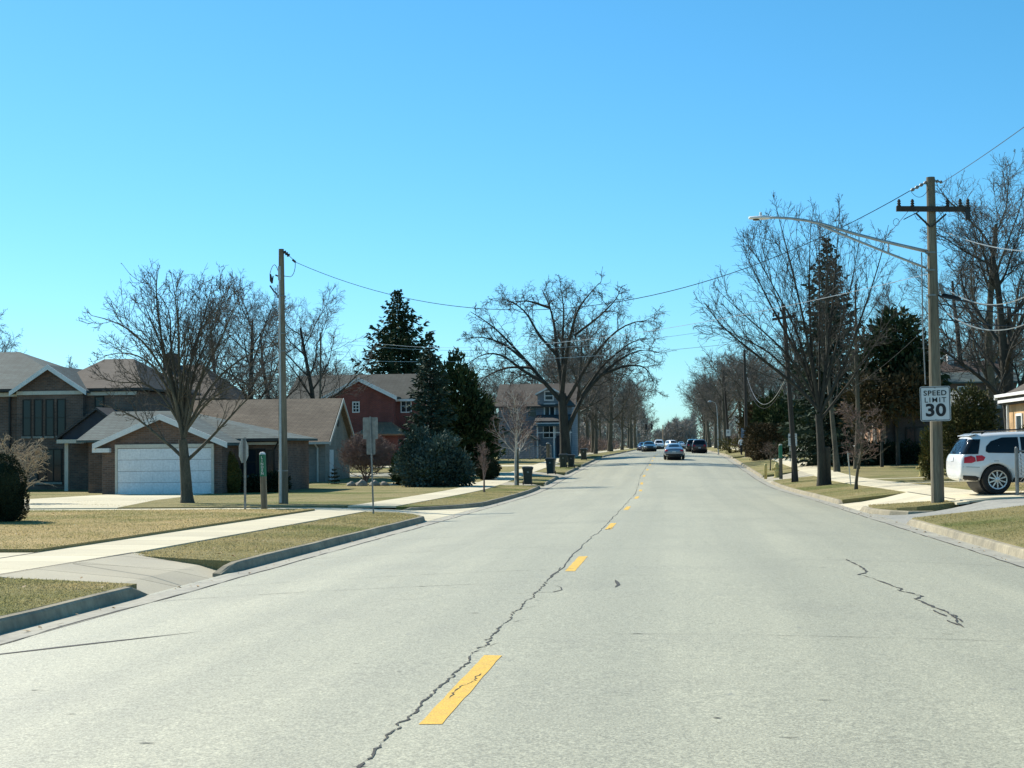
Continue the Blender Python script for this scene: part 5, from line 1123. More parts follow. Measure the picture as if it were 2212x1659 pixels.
# bare trees at the picture's edge beyond the near pole
free_tree('bare_tree', 'tall bare tree behind the near pole crossarm, thin upright branches', base_at(2150, 84), H_(2150, 335, 84), 4.8, 41, 'bark', 'twigb', .32, 11, .28, None, .55)
free_tree('bare_tree', 'dense bare tree leaning over the brown roof beside the hanging transformer', base_at(2196, 72), H_(2200, 415, 72), 4.4, 43, 'barkd', 'twigd', .34, 11, .26, None, .7, lean=(-.09, 0))
free_tree('bare_tree', 'bare tree with long slanting limbs behind the pale grey roof', base_at(2080, 132), H_(2080, 500, 132), 6.2, 45, 'barkd', 'twigb', .36, 10, .2, None, .75, lean=(-.04, 0))
free_tree('bare_tree', 'tangled bare tree between the spruce and the near pole', base_at(1975, 128), H_(1975, 585, 128), 4.6, 47, 'barkd', 'twigb', .28, 10, .25, None, .7)
# young trees on the verges
LVY = [LV(6, .2, 1, .7, .5, 5, .12, .07, .6, .009), LV(4, .15, 1, .65, .55, 3, .15, .06, .65, .007), LV(3, .1, 1, .6, .6, 2, .15, .05, .7, .006)]
b = gnd(1046, 1063); free_tree('young_tree', 'small bare vase shaped young tree on the verge before the blue spruce', b, H_(1046, 962, b[1])*1.05, .85, 51, 'twigr', 'twigr', .05, 9, .32, LVY, .42, droop=.08)
b = gnd(1115, 1048); free_tree('young_tree', 'young tree with pale trunk and rusty twigs beside the weathered post', b, H_(1115, 838, b[1])*1.02, 1.9, 53, 'pale', 'twigr', .10, 16, .28, [LV(8, .2, 1, .7, .5, 5, .13, .06, .55, .012), LV(6, .15, 1, .65, .55, 3, .16, .05, .6, .009), LV(4, .1, 1, .6, .6, 2, .16, .05, .7, .008)], .72)
b = gnd(1849, 1057); free_tree('young_tree', 'small red brown twiggy tree standing alone near the sidewalk', b, H_(1849, 862, b[1])*1.03, 1.35, 55, 'bark', 'twigr', .075, 14, .28, [LV(7, .2, 1, .75, .5, 5, .18, .04, .55, .010), LV(6, .15, 1, .75, .55, 3, .22, .04, .6, .008), LV(4, .1, 1, .7, .6, 2, .22, .03, .7, .007)], .85)
b = gnd(1664, 1016); free_tree('young_tree', 'little round topped young tree by the rusty clipped hedge', b, H_(1650, 955, b[1]), .85, 57, 'bark', 'twigr', .05, 12, .3, LVY, .75)
free_tree('young_tree', 'grey trunked tree standing beside the white steps', base_at(1812, 108), H_(1812, 850, 108), 2.0, 58, 'bark', 'twigd', .32, 9, .4, None, .6)
# wiry shrubs
x, y, z = gnd(42, 1088); free_tree('bare_shrub', 'wiry bare shrub with arching tan twigs behind the dark clipped yew', (x, y, z), 2.9, 1.15, 61, 'tan_twig', 'tan_twig', .07, 10, .12, [LV(5, .2, 1, .6, .6, 6, .14, -.06, .55, .012), LV(5, .15, 1, .5, .7, 5, .15, -.12, .6, .010), LV(3, .1, 1, .5, .8, 4, .15, -.16, .7, .008)], .75, cat_='shrub', droop=-.04, stems=3)
x, y, z = gnd(790, 1046); free_tree('bare_shrub', 'wide reddish bare shrub behind the pair of sign backs', (x, y, z), 2.9, 1.75, 63, 'twigr', 'twigr', .10, 14, .1, [LV(8, .2, 1, .7, .55, 5, .15, .03, .55, .012), LV(6, .15, 1, .65, .6, 4, .18, .03, .6, .010), LV(5, .1, 1, .6, .6, 2, .18, .03, .7, .009)], .85, cat_='shrub', stems=4)

# ------------------------------------------------------------------ far rows of street trees: three built, the rest copies
far = [free_tree('street_tree', 'bare street tree in the far row', (0, 0, 0), 13, 5.2, 71, 'bark', 'twigb', .33, 9, .3, LVF, .7, 'street trees lining the far road', sides=(5, 3, 3)),
       free_tree('street_tree', 'bare street tree in the far row', (0, 0, 0), 15, 6.2, 72, 'bark', 'twigb', .36, 10, .27, LVF, .8, 'street trees lining the far road', sides=(5, 3, 3)),
       free_tree('street_tree', 'bare street tree in the far row', (0, 0, 0), 11, 4.2, 73, 'bark', 'twigb', .25, 9, .3, LVF, .65, 'street trees lining the far road', sides=(5, 3, 3))]
rr = random.Random(12); used = set()
def far_tree(k, x, y, s, label, group):
    rot = rr.uniform(0, 6.28)
    if k not in used:
        used.add(k); o = far[k]; o.location = (x, y, zg(x, y)-.05); o.rotation_euler = (0, 0, rot); o.scale = (s, s, s); o['label'] = label; o['group'] = group; return
    dup(far[k], (x, y, zg(x, y)-.05), rot, s, label, group)
gl, gr, gb = 'bare street trees lining the road beyond the elm', 'bare street trees lining the road beyond the straight dark poles', 'bare trees far behind the houses'
ll, lr_, lb_ = 'dark trunked bare street tree in the row beyond the elm', 'bare street tree in the row beyond the straight dark poles', 'bare tree far behind the rooftops, only its crown showing'
for i, (x, y, s) in enumerate(((-10.6, 163, 1.05), (-12.8, 176, 1.0), (-9.6, 187, .95), (-10.4, 199, 1.05), (-15, 212, 1.1), (-18, 190, 1.0), (-9.7, 232, 1.1), (-14, 246, 1.15), (-9.5, 279, 1.15), (-13, 300, 1.2), (-9.6, 340, 1.2), (-17, 350, 1.3), (-10, 395, 1.2), (-13, 440, 1.3), (-9, 490, 1.3))): far_tree((1, 0, 2)[i % 3], x, y, s, ll, gl)
for i, (x, y, s) in enumerate(((8.6, 182, 0.90), (11.5, 196, 1.00), (7.2, 214, 0.98), (9.8, 229, 1.06), (7.1, 246, 1.00), (12.6, 255, 1.19), (7.3, 272, 1.06), (9.6, 294, 1.12), (7.2, 318, 1.12), (7.4, 352, 1.19), (11, 372, 1.25), (7.5, 400, 1.25), (9, 450, 1.38), (14.5, 178, 1.00), (17, 205, 1.12))): far_tree((0, 2, 1)[i % 3], x, y, s, lr_, gr)
for i, (px, y, s) in enumerate(((1075, 205, .85), (1030, 230, .95), (1100, 250, 1.), (960, 240, .9), (1130, 210, .8), (330, 190, .9), (440, 210, .95), (600, 190, .85), (740, 215, .9), (820, 230, .95), (230, 220, 1.), (690, 170, .8), (1850, 170, .8), (1720, 180, .75), (1660, 210, .8), (1930, 190, .95), (2060, 180, 1.), (2190, 170, .95), (2250, 130, .95), (2130, 150, .9), (1790, 220, .95), (60, 230, .9))): far_tree((2, 0, 1)[i % 3], gx(px, y), y, s, lb_, gb)
# the wood that closes the street: one far mass of twigs
def mass(name, label, boxes, n, m, size, kind='stuff'):
    g = np.random.default_rng(99); VV = []
    for (x0, x1, y0, y1, z0, z1, fr) in boxes:
        k = int(n*fr); u = g.uniform(0, 1, (k, 3)); x = x0+(x1-x0)*u[:, 0]; y = y0+(y1-y0)*u[:, 1]; top = z0+(z1-z0)*(.72+.18*np.sin(x*.23)+.10*np.sin(x*.61+2)+.06*np.sin(x*1.7)); z = z0+(top-z0)*u[:, 2]**.8
        p = np.stack([x, y, z], 1); d = unit(np.stack([g.normal(0, .7, k), g.normal(0, .7, k), g.uniform(.2, 1.4, k)], 1)); L = size*g.uniform(.5, 1.6, k)*(1.2-u[:, 2]*.6); w = unit(np.cross(d, g.normal(0, 1, (k, 3))))*(.035*size*g.uniform(.6, 1.6, k))[:, None]
        VV.append(np.stack([p-w, p+w, p+d*L[:, None]], 1).reshape(-1, 3))
    V = np.concatenate(VV); o = npmesh(name, V, np.arange(len(V)).reshape(-1, 3), K[m]); o['kind'] = kind; o['label'] = label; return o
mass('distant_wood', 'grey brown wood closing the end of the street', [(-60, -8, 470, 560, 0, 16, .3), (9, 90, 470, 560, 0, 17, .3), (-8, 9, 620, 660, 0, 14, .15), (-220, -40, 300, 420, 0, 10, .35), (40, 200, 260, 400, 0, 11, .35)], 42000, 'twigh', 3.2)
mass('undergrowth', 'brown undergrowth and low hedges below the far street trees', [(-22, -11.5, 165, 330, 0, 3.2, .35), (11, 26, 165, 330, 0, 3.4, .4), (-32, -15, 160, 200, 0, 4, .2)], 30000, 'twigr', 1.3)

# ------------------------------------------------------------------ conifers
def spruce(name, label, base, H, Rb, seed, m, dens=1., tuft=.34, up=.10, droop=-.25, bare=.03, cat_='tree', power=.85, bark='barkd', group=None, irregular=.22):
    g = np.random.default_rng(seed); bx, by, bz = base; t = thing(name, label, cat_, base, group=group)
    mb = MB(); mb.tube([(bx, by, bz-.1), (bx+.02*H*.1, by, bz+H*.5), (bx, by, bz+H*.99)], [H*.017, H*.010, .012], 9); mb.build('trunk', K[bark], t)
    V = []; hs = np.arange(bare, .985, .30/H*1.15/dens**.5)
    for h in hs:
        nb = int(6*dens**.5)+2; az0 = g.uniform(0, 6.28)
        for k in range(nb):
            az = az0+6.283*k/nb+g.normal(0, .2); L = (Rb*(1-h)**power*g.uniform(1-irregular*1.6, 1+irregular*.5)+.06)*(.55+.45*min(1, (h-bare)/.10+.45)); sl = lerp(droop, .75, h**1.6)+g.normal(0, .08)
            n = max(3, int(L/(tuft*.36))); s = (np.arange(n)+g.uniform(0, 1, n))/n
            dirh = np.array([math.cos(az), math.sin(az), 0]); side = np.array([-math.sin(az), math.cos(az), 0]); p0 = np.array([bx, by, bz+h*H])
            P = p0+np.outer(s*L, dirh)+np.outer(L*(sl*s+up*2.2*s**2.2), [0, 0, 1.])
            for rep in range(4):
                sg = g.choice([-1, 1], n); out = g.uniform(.35, 1.0, n); wd = (1-s)*.75*L*.42*(rep > 0)
                Q = P+side*(sg*wd*g.uniform(0, 1, n))[:, None]-np.array([0, 0, 1.])*(g.uniform(0, .14, n)*tuft*2)[:, None]
                D = unit(dirh*out[:, None]+side*(sg*g.uniform(.2, .9, n))[:, None]+np.array([0, 0, 1.])*(g.normal(.05 if rep < 2 else -.35, .25, n))[:, None]); ln = tuft*g.uniform(.6, 1.3, n)*(.3+.7*min(1, (1-h)*3.2))
                W = unit(np.cross(D, g.normal(0, 1, (n, 3))))*(tuft*.17*g.uniform(.7, 1.3, n))[:, None]
                V.append(np.stack([Q-W*.5, Q+D*(ln*.45)[:, None]+W, Q+D*ln[:, None], Q+D*(ln*.45)[:, None]-W], 1).reshape(-1, 3))
    V = np.concatenate(V); npmesh('crown', V, np.arange(len(V)).reshape(-1, 4), K[m], t); return t
def leafy(name, label, base, blobs, n, m, size, cat_='shrub', seed=1, upw=.3, stem='barkd', group=None, shell=.55, wid=.42, core=None):
    """foliage as many small leaf sprays through the volume of lobes (dx, dy, z, rx, ry, rz)"""
    g = np.random.default_rng(seed); bx, by, bz = base; t = thing(name, label, cat_, base, group=group); V = []
    vol = np.array([b[3]*b[4]*b[5] for b in blobs])**.67; vol /= vol.sum()
    for b, f in zip(blobs, vol):
        k = int(n*f); d = unit(g.normal(0, 1, (k, 3))); la = .10 if shell >= .6 else .26; lump = 1+la*np.sin(d[:, 0]*6+b[2]*3)*np.sin(d[:, 2]*7+b[0])+la*.6*np.sin(d[:, 1]*13+d[:, 2]*11+d[:, 0]*5); rr_ = (shell+(1-shell)*g.uniform(0, 1, k)**.5)*lump
        P = np.array([bx+b[0], by+b[1], bz+b[2]])+d*rr_[:, None]*np.array(b[3:6]); P[:, 2] = np.maximum(P[:, 2], bz+.02)
        D = unit(d+g.normal(0, .55, (k, 3))+np.array([0, 0, upw])); ln = size*g.uniform(.6, 1.4, k); W = unit(np.cross(D, g.normal(0, 1, (k, 3))))*(ln*wid*.5)[:, None]
        V.append(np.stack([P-W*.4, P+D*(ln*.5)[:, None]+W, P+D*ln[:, None], P+D*(ln*.5)[:, None]-W], 1).reshape(-1, 3))
    V = np.concatenate(V); npmesh('crown', V, np.arange(len(V)).reshape(-1, 4), K[m], t)
    if core:
        mb = MB()
        for b in blobs:
            bm = bmesh.new(); bmesh.ops.create_icosphere(bm, subdivisions=3, radius=1); sc = .80 if shell > .6 else .6
            mb.add([(bx+b[0]+v.co.x*b[3]*sc, by+b[1]+v.co.y*b[4]*sc, max(bz, bz+b[2]+v.co.z*b[5]*sc)) for v in bm.verts], [tuple(v.index for v in f.verts) for f in bm.faces]); bm.free()
        mb.build('inner_foliage', K[core], t)
    mb = MB(); hz = max(b[2]+b[5]*.5 for b in blobs); mb.tube([(bx, by, bz-.05), (bx, by, bz+hz*.8)], [.06+hz*.01, .03], 6); mb.build('trunk', K[stem], t); return t
Y = 142; spruce('spruce_tree', 'tallest dark spruce, standing behind the red brick house', base_at(862, Y), H_(862, 620, Y), 8.2, 81, 'spruce', .85, .60, .14, -.22, .08, irregular=.28, power=1.04)
Y = 98; spruce('spruce_tree', 'slim grey green spruce in front of the tallest one', base_at(930, Y), H_(928, 712, Y), 2.5, 82, 'sprucegrey', 1.4, .34, .08, -.28, .02, power=.90)
Y = 104; b = base_at(1000, Y); h = H_(985, 770, Y)
leafy('cedar_tree', 'broad olive green cedar at the road side of the spruces', b, [(0, 0, h*.42, 2.0, 1.8, h*.45), (-.5, 0, h*.68, 1.3, 1.3, h*.34), (.9, 0, h*.35, 1.5, 1.4, h*.34), (.2, .3, h*.25, 2.1, 1.8, h*.26)], 12000, 'olive', .36, 'tree', 83, .5)
b = gnd(938, 1051); leafy('blue_spruce_shrub', 'low spreading blue spruce bush with frosted top beside the sidewalk', b, [(0, 0, 1.15, 1.7, 1.3, 1.15), (.95, 0, .95, 1.0, 1.1, 1.0), (-1.0, 0, 1.0, 1.1, 1.1, 1.1), (.5, -.1, 1.9, .85, .9, .95), (-.7, .3, 1.9, .8, .8, .9), (1.15, .1, 1.3, .75, .8, .7), (-1.35, 0, 1.5, .6, .7, 1.0), (-.2, -.6, .7, 1.5, .9, .7), (1.5, -.2, .5, .7, .8, .6), (-.9, .4, 2.4, .6, .6, .8)], 20000, 'blue', .19, 'shrub', 84, .35, shell=.45, core='olive')
b = gnd(892, 1048); leafy('evergreen_shrub', 'dark green evergreen shrub tucked beneath the slim spruce', b, [(0, 0, .9, 1.0, .9, 1.0), (.7, -.5, .9, .9, .8, 1.1), (-.5, .1, .7, .7, .7, .8)], 11000, 'olive', .18, 'shrub', 85, core='olive')
b = base_at(493, 72.3); leafy('arborvitae', 'egg shaped clipped evergreen next to the white garage door', b, [(0, 0, .72, .60, .55, .98), (0, 0, 1.15, .48, .45, .88), (0, 0, .4, .58, .55, .5)], 14000, 'thuja', .07, 'shrub', 86, .8, shell=.72, core='thuja')
b = gnd(6, 1134); leafy('yew_hedge', 'dark clipped block of yew at the picture edge', b, [(-.05, 0, 1.0, .56, .8, .82), (-.8, .3, .85, .8, .9, .95), (.0, .3, .55, .46, .7, .65)], 40000, 'yew', .045, 'hedge', 87, .3, shell=.8, core='yew')
b = gnd(722, 1046); spruce('dwarf_conifer', 'tiny cone shaped evergreen by the tan roofed house corner', b, .95, .34, 88, 'yew', 3, .11, .03, -.1, .02, 'shrub')
for i, (px, w, h) in enumerate(((545, .8, .7), (588, .9, .85), (640, .55, .5))):
    b = base_at(px, 73 if px < 600 else 88); leafy('foundation_shrub', ('low dark shrub below the narrow window of the brick house', 'dark shrub at the brick house corner, a few pinkish twigs', 'small shrub under the dark shuttered window')[i], b, [(0, 0, h*.5, w*.7, .5, h*.6), (w*.4, .1, h*.4, w*.5, .5, h*.5)], 2500, 'yew', .14, 'shrub', 90+i)
Y = 106; b = base_at(1106, Y); leafy('round_shrub', 'round dark clipped bush behind the weathered post', (b[0], 92, zg(b[0], 92)), [(0, 0, .62, .75, .7, .68)], 7000, 'yew', .08, 'shrub', 94, .2, shell=.75, core='yew')
Y = 104; spruce('spruce_tree', 'tall dark spruce behind the vase shaped bare tree', base_at(1795, Y), H_(1787, 508, Y), 3.9, 95, 'sprucegrey', .8, .50, .10, -.42, .03, power=.84, irregular=.35)
Y = 99; b = base_at(1940, Y); h = H_(1940, 668, Y); leafy('pine_tree', 'dark ragged pine between the tall spruce and the near pole', b, [(0, 0, h*.80, 1.6, 1.6, h*.2), (-1.2, 0, h*.68, 1.5, 1.4, h*.16), (1.1, 0, h*.62, 1.7, 1.5, h*.18), (-.2, 0, h*.52, 2.2, 1.6, h*.16), (1.5, .2, h*.46, 1.6, 1.4, h*.12)], 9000, 'spruce', .42, 'tree', 96, .1, shell=.25)
Y = 97; b = base_at(1905, Y); h = H_(1890, 800, Y); leafy('evergreen_tree', 'rusty brown evergreen in front of the ragged pine', b, [(0, 0, h*.72, 1.9, 1.4, h*.28), (1.9, 0, h*.78, 1.6, 1.3, h*.24), (-1.1, .2, h*.62, 1.2, 1.2, h*.25)], 3200, 'browncone', .34, 'tree', 97, .2, shell=.3)
for i, (px, Y, py, w, lab, m_) in enumerate(((1668, 152, 848, 1.5, 'green brown arborvitae behind the rusty clipped hedge', 'olive'), (1700, 138, 866, 1.2, 'bright green arborvitae beside the leaning pole', 'olive'), (1725, 132, 880, 1.0, 'narrow arborvitae behind the wire fence', 'spruce'), (1640, 165, 858, 1.7, 'dark evergreen behind the straight dark pole', 'browncone'), (1742, 126, 905, 1.1, 'low green evergreen by the white steps', 'olive'))):
    b = base_at(px, Y); h = H_(px, py, Y); leafy('arborvitae', lab, b, [(0, 0, h*.40, w, w, h*.45), (.3*w, 0, h*.65, w*.75, w*.7, h*.34), (-.4*w, .1, h*.5, w*.8, w*.7, h*.38)], 5500, m_, .36, 'tree', 100+i, .6, shell=.35)
Y = 128; b = base_at(1652, Y); h = H_(1652, 917, Y); leafy('clipped_hedge', 'tall rusty clipped hedge, greener on top, along the sidewalk', b, [(-.8, 0, h*.5, .9, 1.2, h*.52), (.1, 0, h*.5, .9, 1.2, h*.52), (.9, .4, h*.5, .9, 1.2, h*.52), (0, 2.2, h*.5, 1.4, 1.6, h*.5), (0, 0, h*.86, 1.6, 1.2, h*.14)], 10000, 'browncone', .20, 'hedge', 110, .2, shell=.7)
Y = 168; leafy('clipped_hedge', 'low orange brown hedge behind the walking person', base_at(1590, Y), [(0, 0, .7, 1.9, .9, .8), (1.6, .3, .7, 1.2, .9, .8)], 2500, 'thuja', .22, 'hedge', 111, .2)
b = gnd(2093, 1035); b = (gx(2093, 78), 78, zg(gx(2093, 78), 78)); h = H_(2090, 846, 78); leafy('evergreen_shrub', 'big dark evergreen bush behind the white car, sunlit on one shoulder', b, [(0, 0, h*.5, 1.25, 1.1, h*.52), (.3, 0, h*.72, .9, .9, h*.32), (.7, .1, h*.4, 1.0, 1.0, h*.42), (-.6, 0, h*.38, .8, .8, h*.4)], 14000, 'bushy', .17, 'shrub', 112, .2, shell=.5)
b = (gx(2006, 72), 72, zg(gx(2006, 72), 72)); h = H_(2006, 930, 72); leafy('evergreen_shrub', 'narrow rusty green evergreen column beside the near pole', b, [(0, 0, h*.5, .34, .34, h*.55), (.25, .1, h*.35, .34, .34, h*.4)], 3500, 'thuja', .13, 'shrub', 113, .7)
b = (13.2, 58.2, zg(13.2, 58)); leafy('evergreen_shrub', 'bright green rounded bush against the tan board wall', b, [(0, 0, 1.15, .55, .7, 1.2)], 6000, 'thuja', .10, 'shrub', 114, .4, shell=.6)
for i, px in enumerate((1880, 1912, 1960)): b = base_at(px, 101); leafy('foundation_shrub', ('low dark shrub under the orange brick corner', 'dark shrub beside the brown downspout', 'low dark shrub in the shade of the pale roofed house')[i], b, [(0, 0, .6, 1.0, .7, .8), (.7, 0, .45, .7, .6, .6)], 3000, 'yew', .18, 'shrub', 120+i)
# ------------------------------------------------------------------ vehicles
from mathutils.bvhtree import BVHTree
def evalmesh(o):
    dg = bpy.context.evaluated_depsgraph_get(); return bpy.data.meshes.new_from_object(o.evaluated_get(dg))
class Car:
    def __init__(s, name, label, cat_, st, pm, wheels, wr, W, arch=1.13):
        s.t = thing(name, label, cat_); s.st = st; s.W = W; mb = MB(); n = len(st)
        for (x, zb, zm, zbelt, zt, wb, wm, wbelt, wt) in st:
            h = [(wb*.8, zb), (wb, zb+.10), (wm, zm), (wbelt, zbelt), (wt, zt-.06), (wt*.72, zt)]
            ring = [(0, zb-.0)]+h+[(0, zt+.02)]+[(-y, z) for y, z in h[::-1]]
            mb.v += [(x, y, z) for y, z in ring]
        k = 14; mb.f = [(i*k+j, i*k+(j+1) % k, (i+1)*k+(j+1) % k, (i+1)*k+j) for i in range(n-1) for j in range(k)]+[tuple(range(k))[::-1], tuple(range((n-1)*k, n*k))]; mb.m = [0]*len(mb.f)
        o = mb.build('body', K[pm], s.t, True); o.parent = None
        md = o.modifiers.new('s', 'SUBSURF'); md.levels = 2; md.render_levels = 2; cs = []
        for wx in wheels:
            c = MB(); c.lathe([(wr*arch, -2), (wr*arch, 2)], (wx, 0, wr), 28, 'y'); co = c.build('cut', K['black']); cs.append(co); b = o.modifiers.new('b', 'BOOLEAN'); b.operation = 'DIFFERENCE'; b.solver = 'EXACT'; b.object = co
        me = evalmesh(o); o.modifiers.clear(); old = o.data; o.data = me; me.name = 'body'; bpy.data.meshes.remove(old); o.parent = s.t; me.materials.clear(); me.materials.append(K[pm])
        for c in cs: d = c.data; bpy.data.objects.remove(c); bpy.data.meshes.remove(d)
        me.polygons.foreach_set('use_smooth', [True]*len(me.polygons)); s.body = o
        bm = bmesh.new(); bm.from_mesh(me); s.bvh = BVHTree.FromBMesh(bm); bm.free()
        for wx in wheels:
            c = MB(); c.lathe([(wr*arch*.985, -(W/2-.27)), (wr*arch*.985, W/2-.27)], (wx, 0, wr), 24, 'y'); c.build('wheel_well', K['black'], s.t)
            for sg in (-1, 1):
                y = sg*(W/2-.115); m = MB(); m.lathe([(wr*.6, -.11), (wr*.93, -.11), (wr, -.08), (wr, .08), (wr*.93, .11), (wr*.6, .11)], (wx, y, wr), 24, 'y'); wh = m.build('wheel', K['rubber'], s.t, False)
                m = MB(); yo = y+sg*.105; m.lathe([(wr*.63, 0), (wr*.68, .045*sg), (wr*.60, .04*sg), (wr*.58, .0)], (wx, yo, wr), 24, 'y')
                for q in range(10):
                    a = q*.6283+.3; m.obox(Matrix.Translation((wx, yo+.015*sg, wr)) @ Matrix.Rotation(a, 4, 'Y'), .05, wr*.63, -.012, .012, -.021, .021)
                m.lathe([(.075, 0), (.07, .035*sg), (.03, .04*sg)], (wx, yo, wr), 12, 'y'); m.build('rim', K['chrome'], wh)
    def hit(s, p, d):
        h = s.bvh.ray_cast(Vector(p), Vector(d)); return h[0]
    def patch(s, name, side, pts, m, off=.008, parent=None, rings=4, sub=6):
        """panel lying on the body: side '+y','-y' (pts x,z), '-x','+x' (pts y,z)"""
        ax = side[1]; sg = 1 if side[0] == '+' else -1
        B = []; n = len(pts)
        for i in range(n):
            a, b = pts[i], pts[(i+1) % n]; B += [(lerp(a[0], b[0], k/sub), lerp(a[1], b[1], k/sub)) for k in range(sub)]
        cx = sum(p[0] for p in B)/len(B); cz = sum(p[1] for p in B)/len(B); L = []
        for r_ in range(rings+1):
            f = 1-r_/(rings+.0) if r_ < rings else 0.02
            for p in B:
                u, z = cx+(p[0]-cx)*f, cz+(p[1]-cz)*f
                if ax == 'y': h = s.hit((u, 4*sg, z), (0, -sg, 0)); L.append(h+Vector((0, off*sg, 0)) if h else None)
                else: h = s.hit((4*sg, u, z), (-sg, 0, 0)); L.append(h+Vector((off*sg, 0, 0)) if h else None)
        k = len(B); fs = [(r_*k+i, r_*k+(i+1) % k, (r_+1)*k+(i+1) % k, (r_+1)*k+i) for r_ in range(rings) for i in range(k)]
        fs = [f for f in fs if all(L[q] is not None for q in f)]
        if not fs: return None
        mb = MB(); mb.v = [tuple(v) if v is not None else (0, 0, 0) for v in L]
        us = sorted({q for f in fs for q in f}); mp = {q: i for i, q in enumerate(us)}; mb.v = [mb.v[q] for q in us]; mb.f = [tuple(mp[q] for q in f) for f in fs]; mb.m = [0]*len(fs)
        o = mb.build(name, K[m], parent or s.t, True); return o
    def both(s, name, pts, m, **kw):
        for sd in ('+y', '-y'): s.patch(name, sd, pts, m, **kw)
    def place(s, x, y, heading, z=None, label=None):
        s.t.location = (x, y, zroad(x, y) if z is None else z); s.t.rotation_euler = (0, 0, heading); return s.t
K['chrome'] = mat('bright rim metal', (.55, .56, .57), (.48, .49, .5), 4, .25, .8)
K['wpaint'] = paint('white car paint', (.78, .79, .79), 0, .25); K['silver'] = paint('blue silver car paint', (.20, .25, .31), .5, .3); K['maroon'] = paint('dark maroon car paint', (.06, .03, .032), .2, .28)
K['dkgrey'] = paint('dark grey car paint', (.04, .05, .052), .3, .25); K['bluep'] = paint('blue car paint', (.03, .06, .16), .2, .25); K['blackp'] = paint('black car paint', (.012, .013, .015), .1, .2)
K['lampred'] = mat('red lamp lens', (.62, .012, .02), (.50, .01, .015), 6, .3, coat=.2); K['lampw'] = mat('clear lamp lens', (.75, .77, .78), (.65, .67, .68), 6, .1, coat=1.); K['plate'] = mat('number plate', (.6, .62, .64), (.5, .53, .56), 20, .5)
SEDAN = [(-2.30, .42, .60, .84, .90, .72, .78, .72, .58), (-2.18, .32, .60, .94, 1.02, .82, .87, .82, .66), (-1.78, .26, .60, .96, 1.07, .86, .89, .86, .70), (-1.48, .24, .60, .96, 1.15, .87, .89, .86, .66), (-.9, .22, .60, .95, 1.40, .87, .89, .86, .58), (-.2, .22, .6, .94, 1.46, .87, .89, .85, .58), (.35, .22, .6, .93, 1.41, .87, .89, .85, .58), (1.0, .22, .6, .92, 1.07, .87, .89, .85, .68), (1.3, .24, .6, .90, .97, .86, .89, .84, .74), (2.0, .28, .56, .80, .86, .82, .86, .80, .68), (2.3, .36, .52, .66, .70, .70, .74, .70, .58)]
SUVS = [(-2.56, .52, .78, .98, 1.04, .78, .84, .78, .66), (-2.50, .42, .78, 1.08, 1.18, .88, .95, .90, .78), (-2.40, .38, .76, 1.13, 1.34, .93, .985, .95, .82), (-2.20, .36, .76, 1.15, 1.70, .955, 1.0, .965, .80), (-2.05, .36, .76, 1.16, 1.79, .96, 1.0, .97, .80), (-1.6, .34, .74, 1.15, 1.83, .965, 1.0, .97, .80), (-.6, .30, .74, 1.13, 1.87, .97, 1.0, .97, .79), (.3, .30, .74, 1.12, 1.84, .97, 1.0, .97, .78), (.8, .30, .74, 1.10, 1.72, .97, 1.0, .96, .76), (1.35, .30, .74, 1.09, 1.24, .97, 1.0, .95, .78), (1.6, .32, .72, 1.06, 1.14, .96, .99, .94, .80), (2.2, .36, .70, .98, 1.04, .92, .96, .90, .74), (2.5, .42, .66, .82, .88, .78, .84, .80, .64)]
def dress(c, kind, rear='lampred', suv=False):
    if not suv:
        c.patch('rear_window', '-x', [(-.60, 1.12), (.60, 1.12), (.50, 1.37), (-.50, 1.37)], 'autog'); c.patch('windscreen', '+x', [(-.64, 1.04), (.64, 1.04), (.52, 1.37), (-.52, 1.37)], 'autog')
        c.both('side_window', [(-1.3, 1.0), (-.12, .99), (-.12, 1.36), (-.8, 1.36)], 'autog'); c.both('side_window', [(-.05, .99), (.95, .98), (.42, 1.32), (-.05, 1.37)], 'autog'); zl, zh = .74, .92
    else:
        c.patch('rear_window', '-x', [(-.70, 1.22), (.70, 1.22), (.62, 1.66), (-.62, 1.66)], 'autog'); c.patch('windscreen', '+x', [(-.7, 1.18), (.7, 1.18), (.6, 1.70), (-.6, 1.70)], 'autog')
        c.both('side_window', [(-1.9, 1.22), (-.95, 1.19), (-.95, 1.66), (-1.75, 1.62)], 'autog'); c.both('side_window', [(-.88, 1.19), (.05, 1.17), (.05, 1.68), (-.88, 1.67)], 'autog'); c.both('side_window', [(.12, 1.17), (1.05, 1.15), (.62, 1.58), (.12, 1.67)], 'autog'); zl, zh = .92, 1.12
    for sg in (-1, 1):
        c.patch('tail_lamp', '-x', [(sg*.52, zl+.02), (sg*.80, zl), (sg*.80, zh), (sg*.56, zh-.03)], rear, .012); c.patch('headlamp', '+x', [(sg*.42, .62), (sg*.74, .64), (sg*.74, .76), (sg*.46, .72)], 'lampw', .012)
        m = MB(); xm = .78 if not suv else .95; zm_ = 1.0 if not suv else 1.22; m.obox(Matrix.Translation((xm, sg*(c.W/2+.06), zm_)), -.06, .06, -.10, .09, -.07, .08); m.build('mirror', K['blackp'], c.t, bevel=.03)
    c.patch('number_plate', '-x', [(-.16, .66), (.16, .66), (.16, .78), (-.16, .78)], 'plate', .014); c.patch('rear_valance', '-x', [(-.68, .36 if not suv else .5), (.68, .36 if not suv else .5), (.72, .52 if not suv else .64), (-.72, .52 if not suv else .64)], 'black', .008)
    c.patch('grille', '+x', [(-.38, .42), (.38, .42), (.36, .58), (-.36, .58)], 'black', .012)
HN = math.pi/2; HS = -math.pi/2
c = Car('parked_car', 'white parked estate style SUV, its red tail lamp facing the sidewalk', 'car', SUVS, 'wpaint', (-1.47, 1.52), .425, 2.0, 1.14)
